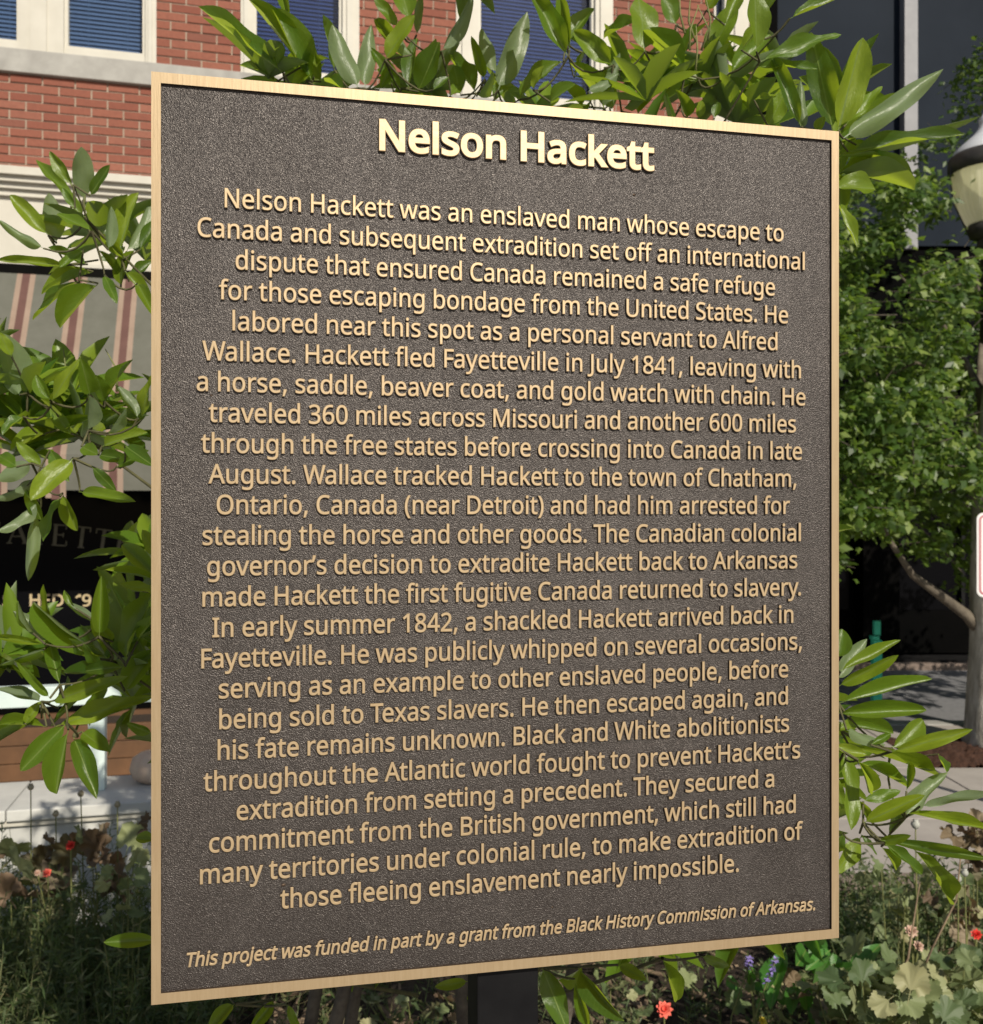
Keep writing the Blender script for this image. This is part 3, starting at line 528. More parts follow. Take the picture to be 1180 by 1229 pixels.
n	496	275 438 -18 0 51 0 391 401 -26 24 27 -25 431 280 0 55 0 -93 431 0 0 93 -24 0 361 0 23 0 0 92 361 275 0 -92 0 35 338 353 15 -17 -16 17 265 379 33 0 -48 0 166 338 18 27 -18 -26 139 223 0 50 0 -74 139 0 0 74 -24 0 68 0 24 0 0 143 68 430 0 -143 19 0 125 430 -19 0 4 -20 136 371 -4 20 1 0 140 371 -2 0 9 15 175 409 -14 -10 14 9 222 431 -17 -5 17 4
o	485	442 216 0 47 0 -36 428 121 9 27 -10 -28 388 51 17 19 -18 -20 324 7 25 10 -24 -10 241 -8 31 0 -28 0 163 7 24 -10 -24 10 100 51 18 -20 -17 19 59 121 10 -28 -10 27 44 216 0 -36 0 47 68 336 -16 -32 16 33 137 412 -30 -18 30 17 244 438 -41 0 39 0 347 412 -30 17 30 -18 417 336 -17 33 16 -32|117 216 0 51 0 -34 130 128 -9 25 9 -25 172 71 -19 13 18 -14 243 51 -29 0 29 0 314 71 -18 -14 19 13 356 128 -9 -25 8 25 369 216 0 -34 0 34 355 303 9 -24 -9 24 314 359 18 -13 -18 13 242 379 30 0 -44 0 147 335 20 29 -20 -29
p	493	273 438 -23 0 53 0 401 383 -33 36 32 -37 449 216 0 74 0 -49 427 93 15 33 -15 -34 365 17 27 17 -26 -17 272 -8 36 0 -22 0 213 1 17 -6 -17 6 170 24 12 -10 -12 9 139 55 8 -12 -2 0 134 55 2 0 1 -10 137 20 -1 14 1 -14 139 -16 0 10 0 -59 139 -192 0 58 -24 0 68 -192 24 0 0 207 68 430 0 -208 19 0 126 430 -19 0 3 -20 136 371 -4 20 1 0 139 371 -1 0 8 13 170 405 -12 -10 12 10 213 429 -17 -6 17 6|260 379 39 0 -29 0 190 362 18 11 -18 -11 152 313 8 22 -8 -22 139 229 0 34 0 -4 139 216 0 4 0 -36 150 126 -8 24 7 -25 188 70 -18 13 18 -13 261 51 -31 0 27 0 326 72 -17 -14 17 15 364 131 -9 -25 8 25 376 217 0 -33 0 49 348 334 19 -29 -19 30
q	493	354 -9 0 -61 0 10 355 25 0 -13 1 13 358 58 -1 -9 -1 0 354 58 1 0 -13 -18 303 11 21 13 -22 -13 219 -8 34 0 -52 0 93 48 32 -37 -33 37 44 214 0 -74 0 49 67 338 -15 -34 15 33 129 413 -27 -17 27 16 221 438 -34 0 34 0 304 419 -21 12 21 -13 355 371 -13 19 1 0 358 371 -1 0 4 20 369 430 -4 -20 19 0 425 430 -19 0 0 -208 425 -192 0 207 -24 0 354 -192 24 0 0 61|233 51 -39 0 29 0 304 67 -18 -11 17 10 342 116 -8 -22 8 22 355 199 0 -33 0 5 355 213 0 -4 0 55 328 337 18 -28 -18 28 231 379 46 0 -39 0 145 334 19 30 -19 -30 117 213 0 50 0 -51 146 93 -19 29 19 -28
r	331	269 438 -20 0 8 0 295 437 -10 0 9 -1 319 433 -7 2 -3 -22 310 368 3 22 -7 2 287 372 9 -1 -8 1 264 374 7 0 -17 0 217 363 14 7 -15 -7 176 334 12 13 -11 -13 149 289 6 17 -7 -18 139 229 0 22 0 -76 139 0 0 76 -24 0 68 0 24 0 0 143 68 430 0 -143 19 0 126 430 -19 0 3 -26 134 351 -3 26 1 0 137 351 -1 0 9 16 170 395 -13 -13 13 13 214 426 -16 -8 17 8
s	384	348 119 0 23 0 -28 327 49 14 19 -14 -19 268 6 26 10 -26 -9 176 -8 36 0 -30 0 99 -1 22 -5 -22 5 42 19 16 -8 0 22 42 83 0 -21 17 -8 104 60 -24 7 24 -7 178 49 -25 0 36 0 256 66 -16 -11 16 12 280 112 0 -19 0 11 271 141 6 -8 -6 9 239 167 16 -9 -15 8 174 196 28 -11 -28 10 103 228 19 -11 -20 10 57 266 11 -15 -11 15 41 324 0 -24 0 36 85 408 -29 -20 30 20 202 438 -48 0 26 0 275 430 -22 5 23 -5 339 409 -20 9 -8 -19 315 353 8 19 -18 7 258 372 20 -5 -20 5 197 380 21 0 -29 0 131 366 15 9 -15 -9 108 328 0 16 0 -12 119 298 -7 8 7 -8 154 274 -17 8 16 -8 219 246 -28 10 27 -10 289 215 -20 11 19 -11 333 176 -10 15 10 -15
t	289	212 50 -20 0 10 0 245 53 -12 -2 11 1 272 59 -7 -3 0 -18 272 5 0 18 -8 -4 240 -4 14 2 -14 -3 200 -8 13 0 -23 0 138 4 19 -8 -19 7 91 44 12 -19 -11 19 74 125 0 -35 0 84 74 375 0 -83 -21 0 13 375 20 0 0 12 13 409 0 -11 20 9 75 437 -21 -9 9 31 103 528 -10 -30 14 0 144 528 -14 0 0 -32 144 430 0 33 42 0 269 430 -42 0 0 -18 269 375 0 18 -42 0 144 375 42 0 0 -83 144 127 0 83 0 -26 163 69 -12 12 13 -13
u	496	427 430 -23 0 0 -143 427 0 0 143 -19 0 370 0 19 0 -4 19 359 57 4 -19 -1 0 356 57 1 0 -9 -15 321 20 14 10 -15 -10 273 -1 18 4 -17 -5 220 -8 18 0 -34 0 134 8 23 -11 -24 11 81 59 12 -23 -12 23 63 148 0 -36 0 94 63 430 0 -94 24 0 135 430 -24 0 0 -92 135 153 0 92 0 -34 158 76 -16 17 15 -17 230 51 -32 0 32 0 306 69 -19 -12 18 12 345 121 -8 -23 8 24 357 206 0 -33 0 75 357 430 0 -75 23 0
v	407	163 0 27 0 -54 143 0 430 54 -143 25 0 75 430 -25 0 31 -85 167 176 -31 85 4 -11 180 137 -4 15 5 -14 193 96 -3 13 4 -13 201 63 -1 9 1 0 204 63 -1 0 3 9 214 96 -4 -13 4 14 227 138 -5 -15 5 14 241 176 -4 -11 30 85 332 430 -30 -85 25 0 407 430 -25 0 -54 -143 244 0 54 143 -27 0
w	630	346 243 24 -81 -4 11 336 276 3 -11 -3 11 328 308 2 -10 -3 9 321 335 2 -8 -2 9 316 357 1 -6 -1 0 313 357 1 0 -1 -6 308 335 2 9 -2 -8 302 307 2 10 -2 -10 294 275 3 11 -3 -10 284 242 4 11 -26 -80 207 1 26 80 -27 0 127 1 26 0 -40 143 9 431 39 -144 24 0 82 431 -25 0 20 -77 141 201 -20 77 4 -15 153 154 -4 16 4 -15 163 109 -3 15 3 -14 169 73 -1 10 1 0 172 73 -1 0 2 6 178 97 -2 -10 2 10 185 128 -3 -11 2 10 193 160 -3 -11 3 10 201 188 -2 -8 26 81 277 431 -25 -81 26 0 354 431 -25 0 25 -81 428 188 -24 81 4 -12 440 149 -4 14 4 -14 451 109 -4 13 3 -13 457 74 -1 10 1 0 460 74 -1 0 1 9 466 108 -3 -14 3 13 477 153 -4 -17 4 16 489 201 -4 -16 20 77 549 431 -20 -77 24 0 621 431 -24 0 -39 -144 502 1 40 143 -28 0 419 1 28 0 -24 81
x	424	170 220 -52 -74 -49 70 22 430 49 -70 26 0 102 430 -27 0 37 -54 213 268 -37 54 36 54 322 430 -36 -54 27 0 402 430 -27 0 -50 -70 253 220 50 70 53 -74 410 0 -52 73 -27 0 330 0 26 0 -39 57 213 172 39 -58 -40 -58 94 0 39 57 -27 0 14 0 27 0 52 73
y	409	1 430 58 -144 25 0 76 430 -25 0 31 -82 169 185 -31 82 6 -14 184 144 -5 13 5 -14 196 105 -3 12 4 -13 205 68 -2 12 1 0 209 68 -2 0 3 14 224 121 -7 -22 7 21 245 186 -7 -22 30 81 333 430 -29 -81 25 0 409 430 -25 0 -62 -163 224 -59 61 163 -10 -27 188 -130 14 21 -14 -20 138 -176 20 11 -19 -11 67 -192 28 0 -12 0 34 -190 9 -2 -10 1 9 -186 7 -2 0 19 9 -130 0 -19 6 -1 30 -133 -8 1 8 -1 56 -135 -9 0 17 0 99 -126 -12 -6 12 7 130 -99 -9 -12 8 11 152 -59 -6 -15 7 19 174 -2 -7 -19 -58 144
’	140	131 564 -2 3 -5 -19 112 503 8 22 -7 -22 88 437 9 22 -9 -21 62 376 8 19 -18 0 10 376 17 0 3 15 21 424 -4 -17 4 17 32 476 -3 -17 4 17 42 527 -3 -17 3 16 50 573 -2 -14 25 0 125 573 -25 0 2 -3
E	446	398 0 0 21 -107 0 78 0 106 0 0 191 78 573 0 -191 106 0 398 573 -107 0 0 -22 398 509 0 21 -83 0 150 509 83 0 0 -59 150 330 0 60 78 0 383 330 -77 0 0 -20 383 268 0 21 -77 0 150 268 78 0 0 -68 150 63 0 69 83 0 398 63 -83 0 0 -21
9	459	417 328 0 43 0 -33 410 231 5 32 -4 -33 387 139 11 29 -12 -28 340 63 20 22 -20 -22 265 11 30 12 -31 -13 154 -8 43 0 -11 0 117 -6 14 -1 -14 1 82 0 9 -3 0 20 82 60 0 -20 9 -3 115 53 -12 1 13 -2 152 50 -11 0 38 0 245 68 -24 -12 24 12 303 118 -14 -21 15 21 334 192 -6 -28 7 28 346 281 -1 -31 -2 0 341 281 1 0 -8 -13 310 247 13 10 -12 -10 266 223 17 6 -18 -6 204 214 24 0 -32 0 118 235 25 -14 -25 13 61 294 13 -26 -14 25 40 387 0 -37 0 40 63 491 -15 -29 15 29 127 557 -28 -15 27 16 223 581 -37 0 27 0 299 565 -23 10 24 -10 361 518 -18 21 18 -21 402 439 -10 32 10 -31|223 521 20 0 -33 0 142 488 21 22 -22 -22 110 388 0 45 0 -37 137 301 -18 21 18 -21 220 269 -38 0 25 0 286 285 -18 -10 19 11 330 325 -10 -16 10 16 346 374 0 -17 0 18 338 426 5 -17 -5 18 315 474 10 -14 -10 14 277 508 15 -8 -16 9
 	209	"""
GLYPH = {}
for _l in _G.split("\n"):
    _c, _a, _s = _l.split("\t")
    _p = []
    for _q in (_s.split("|") if _s else []):
        _n = list(map(int, _q.split()))
        _p.append([_n[i:i + 6] for i in range(0, len(_n), 6)])
    GLYPH[_c] = (int(_a), _p)
def glyph_curve(name, items):
    """items: (char, x, y, sx, sy, rot, shear) -> 2d curve data"""
    cd = bpy.data.curves.new(name, 'CURVE'); cd.dimensions = '2D'; cd.fill_mode = 'BOTH'; cd.resolution_u = 4
    for (ch, x, y, sx, sy, rot, sh) in items:
        cr, sr = math.cos(rot), math.sin(rot)
        def T(a, b):
            a = (a + sh * b) * sx / 1000; b = b * sy / 1000
            return (x + a * cr - b * sr, y + a * sr + b * cr, 0)
        for pts in GLYPH[ch][1]:
            sp = cd.splines.new('BEZIER'); sp.bezier_points.add(len(pts) - 1); sp.use_cyclic_u = True
            for bp, q in zip(sp.bezier_points, pts):
                bp.handle_left_type = bp.handle_right_type = 'FREE'
                bp.co = T(q[0], q[1]); bp.handle_left = T(q[0] + q[2], q[1] + q[3]); bp.handle_right = T(q[0] + q[4], q[1] + q[5])
    return cd
def curve_mesh(name, cd, mat, side=None):
    tmp = bpy.data.objects.new('tmp', cd); COL.objects.link(tmp)
    dg = bpy.context.evaluated_depsgraph_get(); dg.update()
    me = bpy.data.meshes.new_from_object(tmp.evaluated_get(dg))
    bpy.data.objects.remove(tmp); bpy.data.curves.remove(cd)
    me.name = name
    me.materials.clear(); me.materials.append(mat)
    if side is not None:
        me.materials.append(side)
        for p in me.polygons:
            p.material_index = 0 if p.normal.z > 0.35 else 1
    return me
KERN = {('W', 'a'): -38, ('F', 'a'): -30, ('T', 'e'): -60, ('T', 'h'): -10, ('r', '’'): -15, ('t', '’'): -12, ('A', 't'): -15, ('A', 'l'): 0, ('y', '.'): -50, ('r', 'y'): 5, ('r', 'a'): -10}
def text_items(txt, width, cx, y, sy, shear=0.0):
    adv, x = [], 0
    for i, ch in enumerate(txt):
        adv.append(x); x += GLYPH[ch][0] + (KERN.get((ch, txt[i + 1]), 0) if i + 1 < len(txt) else 0)
    first = min(q[0] for s in GLYPH[txt[0]][1] for q in s)
    last = max(q[0] for s in GLYPH[txt[-1]][1] for q in s) + adv[-1]
    sx = width / ((last - first) / 1000)
    return [(ch, cx - width / 2 + (adv[i] - first) * sx / 1000, y, sx, sy, 0, shear) for i, ch in enumerate(txt) if ch != ' ']
M_gilt = mottled('dull_gilt', (0.085, 0.078, 0.05), (0.13, 0.12, 0.08), 20, 0.6, 0.0)
M_gilt_b = mottled('bright_gilt', (0.40, 0.30, 0.17), (0.55, 0.45, 0.28), 20, 0.5, 0.0)
SER = {'F': [(0.15, 0, .15, 1, .16), (.05, 1, .62, 1, .07), (.15, .52, .5, .52, .06), (.03, 0, .3, 0, .07), (.62, 1.02, .62, .8, .06)],
       'A': [(.05, 0, .42, 1, .07), (.42, 1, .80, 0, .16), (.2, .33, .64, .33, .06), (-.05, 0, .2, 0, .06), (.65, 0, .98, 0, .06)],
       'Y': [(.05, 1, .42, .45, .16), (.42, .45, .78, 1, .07), (.42, .5, .42, 0, .16), (.28, 0, .58, 0, .06), (-.04, 1, .22, 1, .06), (.64, 1, .9, 1, .06)],
       'E': [(0.15, 0, .15, 1, .16), (.03, 1, .64, 1, .07), (.15, .52, .52, .52, .06), (.03, 0, .68, 0, .07), (.63, 1.02, .63, .8, .06), (.68, 0, .68, .24, .06), (.52, .4, .52, .63, .05)],
       'T': [(.38, 0, .38, 1, .16), (.02, 1, .74, 1, .07), (.02, 1.02, .02, .78, .06), (.74, 1.02, .74, .78, .06), (.24, 0, .54, 0, .06)],
       'V': [(.08, 1, .42, 0, .16), (.42, 0, .78, 1, .07), (-.04, 1, .24, 1, .06), (.64, 1, .92, 1, .06)],
       'I': [(.15, 0, .15, 1, .16), (.0, 1, .3, 1, .06), (.0, 0, .3, 0, .06)],
       'L': [(0.15, 0, .15, 1, .16), (.03, 1, .3, 1, .06), (.03, 0, .62, 0, .07), (.62, 0, .62, .26, .06)]}
def serif_letter(ch, u, z, h, rot):
    m = MB(); c_, s_ = math.cos(rot), math.sin(rot)
    for i, (x0, y0, x1, y1, t) in enumerate(SER[ch]):
        d = Vector((x1 - x0, y1 - y0)); 
        nrm = Vector((-d.y, d.x)).normalized() * t / 2
        q = [(x0 - nrm.x, y0 - nrm.y), (x1 - nrm.x, y1 - nrm.y), (x1 + nrm.x, y1 + nrm.y), (x0 + nrm.x, y0 + nrm.y)]
        y = 0.0985 - 0.0006 * i
        m.add([(u + (a * c_ - b * s_) * h, y, z + (a * s_ + b * c_) * h) for a, b in q], [(0, 1, 2, 3)])
    return m
sg = tag(empty('window_lettering', (BX, BY, 0), BA), 'faint gilt shop name painted in an arc on the dark window left of the plaque', 'lettering')
uc, RR = U(-20), 5.2
zarc = Z(-20, 652)
word, upos, adv_ = 'FAYETTEVILLE', U(-22), {'I': .06, 'L': .1}
for ch in word:
    a = (upos - uc) / RR
    serif_letter(ch, uc + RR * math.sin(a), zarc - RR * (1 - math.cos(a)), 0.15, -a).build('letter', M_gilt, sg)
    upos += adv_.get(ch, 0.147)
s2 = tag(empty('established_lettering', (BX, BY, 0), BA), 'small bright gilt letters and date on the dark window below the arched name', 'lettering')
for ch, px in (('S', -2), ('H', 30), ('E', 45), ('D', 58), ('1', 86), ('9', 95)):
    cd = glyph_curve('letter', [(ch, 0, 0, .155, .148, 0, 0)]); cd.offset = 0.003
    o = link('letter', curve_mesh('letter', cd, M_gilt_b), s2)
    o.location = (U(px), 0.098, Z(px, 729)); o.rotation_euler = (R(90), 0, 0)
# awning
aw = tag(empty('striped_awning', (BX, BY, 3.3), BA), 'sloping grey green awning with maroon and beige stripes over the dark shopfront', 'awning')
M_aw = [mottled('awning_grey_green', (0.105, 0.105, 0.085), (0.13, 0.13, 0.108), 8, 0.9, 0.1), mottled('awning_beige', (0.25, 0.18, 0.135), (0.30, 0.22, 0.17), 8, 0.9, 0.1), mottled('awning_maroon', (0.10, 0.05, 0.042), (0.13, 0.066, 0.056), 8, 0.9, 0.1)]
per = 0.345
u_ref = U(36)
stripes = [(-0.062, -0.027, 1), (-0.027, 0.024, 2), (0.024, 0.060, 1), (0.060, per - 0.062, 0)]
AD, AZ0, AZ1 = 0.84, 0.06, -1.33
mats = {0: MB(), 1: MB(), 2: MB()}; val = {0: MB(), 1: MB(), 2: MB()}
k0 = int((UL + .2 - u_ref) / per); k1 = int((2.1 - u_ref) / per)
for k in range(k0, k1):
    for a, b, ci in stripes:
        ua, ub = u_ref + k * per + a, u_ref + k * per + b
        n = 6
        vs = []
        for i in range(n + 1):
            t = i / n; sag = -0.02 * math.sin(math.pi * t)
            for uu in (ua, ub): vs.append((uu, -0.06 - AD * t, AZ0 + (AZ1 - AZ0) * t + sag))
        m = MB(); m.add(vs, [(2 * i, 2 * i + 2, 2 * i + 3, 2 * i + 1) for i in range(n)], True)
        m.build('stripe_panel', M_aw[ci], aw)
        dz = 0.26 + 0.03 * math.cos(2 * math.pi * ((ua + ub) / 2 - u_ref) / per)
        boxobj('valance', M_aw[ci], aw, ua, ub, -0.06 - AD - .004, -0.06 - AD, AZ1 - dz, AZ1)
for uu in (UL + .25, -1.2, 1.9):
    ar = MB(); ar.tube([(uu, -0.02, AZ0 - .05), (uu, -0.06 - AD, AZ1 - .02)], [.012, .012], 6); ar.tube([(uu, -0.02, AZ1 - .02), (uu, -0.06 - AD, AZ1 - .02)], [.012, .012], 6); ar.build('bracket', M_darkmetal, aw)
boxobj('header_box', M_black, aw, UL, UR - .3, -0.10, -0.03, 0.0, 0.065)

# ------------------------------------------------------------------ dark building across the road
db = tag(empty('dark_building', (1.9, 10.5, 0)), 'dark navy glass fronted building behind the leafy street tree', 'building')
DW, DH = 22.0, 9.5
boxobj('body', M_darkface, db, -3, DW, 0.35, 9, 0, DH)
mull = [((px - 590) / FPX * 10.5 - 1.9) for px in (925, 1093, 1255, 1420)] + [7.5 + i * 1.6 for i in range(8)]
zlow = EYE + (614.5 - 292) / FPX * 10.5
prevx = -1.2
for i, x in enumerate(mull):
    for (z0, z1) in ((zlow, DH),):
        boxobj('panel', M_navy, db, prevx + .075, x - .075, 0.10 + rnd.uniform(0, .01), 0.14, z0, z1)
    mb = MB(); mb.box(x - .072, x + .072, -0.02, 0.2, zlow - .06, DH)
    mb.build('mullion', M_mullion if i else M_darkface, db)
    prevx = x
boxobj('fascia', M_darkface, db, -1.2, DW, 0.05, 0.35, zlow - .5, zlow - .061)
for i, x in enumerate((0.2, 2.4, 4.6, 6.8, 9.0)):
    boxobj('pier', M_darkface, db, x - .2, x + .2, 0.06, 0.35, 0.02, zlow - .5)
    boxobj('shop_window', M_shop, db, x + .23, x + 1.97, 0.28, 0.31, 0.5, zlow - .55)
    boxobj('window_base', M_darkface, db, x + .22, x + 1.98, 0.24, 0.33, 0.02, 0.5)
    fm = MB()
    for q in (x + .98, x + 1.22): fm.box(q - .02, q + .02, .22, .275, .5, zlow - .55)
    fm.box(x + .22, x + 1.98, .22, .275, 2.05, 2.1)
    fm.build('window_frame', M_blackpaint, db)
boxobj('roof', M_darkface, db, -3.1, DW + .1, 0.0, 9.1, DH + .001, DH + .2)

# ------------------------------------------------------------------ white wall, railing, planter, gourd
WX, WY = -1.52, 3.5
ww = tag(empty('white_wall', (WX, WY, 0), BA), 'low white painted wall with a moulded coping behind the left flower bed', 'wall')
boxobj('wall_face', M_white, ww, -3.2, 1.75, 0.0, 0.32, 0, 0.47, bevel=0.004)
m = MB(); m.box(-3.22, 1.77, -0.018, 0.335, 0.471, 0.492); m.build('moulding', M_cream, ww, 0.003)
for i in range(5):
    boxobj('coping_stone', M_white, ww, -3.23 + i * 1.002, -2.232 + i * 1.002, -0.035, 0.36, 0.494, 0.535, bevel=0.005)
rl = tag(empty('mint_railing', (WX, WY, 0.535), BA), 'pale mint painted railing standing on the low white wall', 'railing')
def WU(px, Y0=3.75):
    k = (px - 590) / FPX
    return ((3.72 * k) - WX - 0.2 * sb_ * -1 * 0) / (cb - k * sb_)
boxobj('rail', M_mint, rl, -3.2, 1.7, 0.15, 0.21, 0.33, 0.405, bevel=0.004)
up = WU(136)
for q in (-2.0, -1.0, 0, 1.0):
    if -3.1 < up + q * 1.25 < 1.7:
        boxobj('post', M_mint, rl, up + q * 1.25 - .03, up + q * 1.25 + .03, 0.15, 0.21, 0.0, 0.3295, bevel=0.003)
gp = P(181, 925, 3.78)
gd = MB()
gd.lathe([(0.0, 0), (0.045, 0.002), (0.075, 0.025), (0.088, 0.06), (0.078, 0.095), (0.045, 0.118), (0.018, 0.124), (0.012, 0.118)], 40, (0, 0, 0), 0.05, 10)
go = tag(empty('pale_gourd', (gp.x + .01, gp.y, 0.536)), 'pale ribbed gourd resting on the white wall beside the railing post', 'gourd')
gd.build('body', M_gourd, go)
st = MB(); st.tube([(0, 0, .115), (.004, 0, .14), (.012, 0, .155)], [.011, .008, .01], 8); st.build('stem', M_pod, go)
pb = tag(empty('timber_planter', (P(100, 900, 5.7).x, 5.7, 0), BA), 'long low orange brown timber planter behind the mint railing', 'planter')
for i in range(3):
    boxobj('plank', M_wood, pb, -3.0, 1.4, 0, 0.03, 0.02 + i * 0.105, 0.12 + i * 0.105, bevel=0.003)
for u in (-3.0, -1.0, 1.0):
    boxobj('batten', M_wood, pb, u, u + .06, -0.02, -0.001, 0.02, 0.33, bevel=0.002)
boxobj('back', M_wood, pb, -3.0, 1.4, 0.4, 0.43, 0.02, 0.33); boxobj('soil_fill', M_soil, pb, -2.99, 1.39, 0.031, 0.399, 0.02, 0.3)

# ------------------------------------------------------------------ street lamp, parking sign, green post
LY = 7.05; LS = LY / 5.5
lx = (1187 - 590) / FPX * LY
lampo = tag(empty('street_lamp', (lx, LY, 0)), 'black post street lamp with a ribbed glass globe and pale grey cap', 'street lamp')
lz = lambda py: EYE + (614.5 - py) / FPX * LY
m = MB(); m.lathe([(0.13, 0), (0.13, 0.06), (0.10, 0.1), (0.085, 0.6), (0.07, 0.7), (0.062, 0.75), (0.055, lz(300)), (0.08, lz(296)), (0.08, lz(290)), (0.06, lz(288))], 20); m.build('pole', M_darkmetal, lampo)
def lam(name, mat, prof, n=32, ribs=0.0, nr=0):
    m = MB(); m.lathe([(r * LS, lz(y)) for r, y in prof], n, (0, 0, 0), ribs, nr); return m.build(name, mat, lampo)
lam('globe_holder', M_darkmetal, [(0.05, 288), (0.10, 284), (0.115, 276), (0.105, 268), (0.09, 268)])
lam('globe', M_globe, [(0.10, 272), (0.145, 258), (0.175, 240), (0.19, 222), (0.197, 204)], 96, 0.014, 32)
lam('rim', M_darkmetal, [(0.205, 208), (0.216, 207), (0.216, 190), (0.20, 186), (0.19, 200)])
lam('cap', M_lampcap, [(0.20, 187), (0.185, 180), (0.13, 170), (0.085, 162), (0.06, 155), (0.05, 148), (0.055, 143), (0.03, 136), (0.0, 133)])
lam('reflector', M_lampin, [(0.0, 203), (0.15, 202), (0.13, 215), (0.07, 228), (0.035, 236), (0.0, 240)])
m = MB(); m.tube([(-.215 * LS, 0, lz(200)), (-.222 * LS, 0, lz(215)), (-.2 * LS, 0, lz(245)), (-.12 * LS, 0, lz(280))], [.006] * 4, 6); m.build('strap', M_darkmetal, lampo)
sx_ = (1206 - 590) / FPX * 5.2
sign = tag(empty('parking_sign', (sx_, 5.2, 0)), 'white sign plate with a red border line at the right edge on a thin post', 'sign')
def rounded(wd, ht, r, y0, y1):
    pts = []
    for cx, cz, a0 in ((wd / 2 - r, ht / 2 - r, 0), (-wd / 2 + r, ht / 2 - r, 90), (-wd / 2 + r, -ht / 2 + r, 180), (wd / 2 - r, -ht / 2 + r, 270)):
        for k in range(7):
            a = R(a0 + 15 * k); pts.append((cx + r * math.cos(a), cz + r * math.sin(a)))
    n = len(pts)
    vs = [(x, y0, z) for x, z in pts] + [(x, y1, z) for x, z in pts]
    return vs, [tuple(range(n)), tuple(range(n, 2 * n))[::-1]] + [(i, n + i, n + (i + 1) % n, (i + 1) % n) for i in range(n)], pts
zs = EYE + (614.5 - 666) / FPX * 5.2
m = MB(); vs, fs, _ = rounded(0.305, 0.457, 0.035, -0.003, 0.0); m.add([(x, y, z + zs) for x, y, z in vs], fs); m.build('plate', mottled('white_sign_paint', (0.74, 0.72, 0.72), (0.8, 0.78, 0.78), 10, 0.45, 0.0), sign)
m = MB(); _, _, o1 = rounded(0.28, 0.432, 0.028, 0, 0); _, _, o2 = rounded(0.262, 0.414, 0.020, 0, 0)
n = len(o1); m.add([(x, -.0045, z + zs) for x, z in o1] + [(x, -.0045, z + zs) for x, z in o2], [(i, (i + 1) % n, n + (i + 1) % n, n + i) for i in range(n)]); m.build('border_line', mottled('red_sign_print', (0.45, 0.10, 0.13), (0.5, 0.14, 0.17), 10, 0.5, 0.0), sign)
boxobj('post', M_darkmetal, sign, -0.02, 0.02, 0.001, 0.035, 0, zs + .26)
g0 = P(1049, 868, 7.5)
gpst = tag(empty('green_post', (g0.x, 7.45, -0.118)), 'narrow bright green marker post on the kerb right of the plaque', 'post')
boxobj('lower_section', M_greenpaint, gpst, -.034, .034, -.03, .03, 0.0, EYE + .118 + (614.5 - 768) / FPX * 7.45, bevel=.004)
boxobj('collar', M_greenpaint, gpst, -.042, .01, -.035, .035, EYE + .118 + (614.5 - 767.5) / FPX * 7.45, EYE + .118 + (614.5 - 763) / FPX * 7.45)
boxobj('top_section', M_greenpaint, gpst, -.022, .026, -.02, .02, EYE + .118 + (614.5 - 762) / FPX * 7.45, EYE + .118 + (614.5 - 745) / FPX * 7.45, bevel=.003)

# ------------------------------------------------------------------ historical marker
PL = Vector((0.0253, 0.8435, 1.5786)); PA = R(11.525)
W2, H2 = 0.6184 / 2, 0.381
mk = tag(empty('bronze_marker', (PL.x, PL.y, 0.09), PA), 'large bronze plaque with raised lettering about Nelson Hackett on a black post', 'plaque')
PZ = PL.z - 0.09
FR = 0.0026    # the border and letters stand this far in front of the field
boxobj('backing_plate', M_edge, mk, -W2 + .0005, W2 - .0005, 0.0061, 0.013, PZ - H2 + .0005, PZ + H2 - .0005)
boxobj('field', M_field, mk, -0.3035, 0.3035, FR, 0.0055, PZ - .374, PZ + .375)
b = MB()
bw, bt = 0.0075, 0.0088
for (a0, a1, c0, c1, i0, i1, j0, j1) in (
    (-W2, W2, H2, H2, -W2 + bw, W2 - bw, H2 - bt, H2 - bt), (-W2, W2, -H2, -H2, -W2 + bw, W2 - bw, -H2 + bt, -H2 + bt)):
    vs = [(a0, 0, PZ + c0), (a1, 0, PZ + c1), (i1, 0, PZ + j1), (i0, 0, PZ + j0)]
    vs += [(x, 0.0062, z) for x, y, z in vs]
    b.add(vs, [(0, 1, 2, 3), (4, 7, 6, 5), (0, 4, 5, 1), (1, 5, 6, 2), (2, 6, 7, 3), (3, 7, 4, 0)])
for s in (-1, 1):
    vs = [(s * W2, 0, PZ + H2), (s * W2, 0, PZ - H2), (s * (W2 - bw), 0, PZ - H2 + bt), (s * (W2 - bw), 0, PZ + H2 - bt)]
    vs += [(x, 0.0062, z) for x, y, z in vs]
    b.add(vs, [(0, 1, 2, 3), (4, 7, 6, 5), (0, 4, 5, 1), (1, 5, 6, 2), (2, 6, 7, 3), (3, 7, 4, 0)])
bme = b.mesh('border')
bm = bmesh.new(); bm.from_mesh(bme); bmesh.ops.recalc_face_normals(bm, faces=bm.faces[:]); bmesh.ops.remove_doubles(bm, verts=bm.verts[:], dist=1e-6)
bm.to_mesh(bme); bm.free()
bme.materials.append(M_frame_h); bme.materials.append(M_edge)
for p in bme.polygons: p.material_index = 0 if abs(p.normal.y) > .5 or p.center.length > 5 else 1
link('border', bme, mk)
from mathutils.geometry import delaunay_2d_cdt
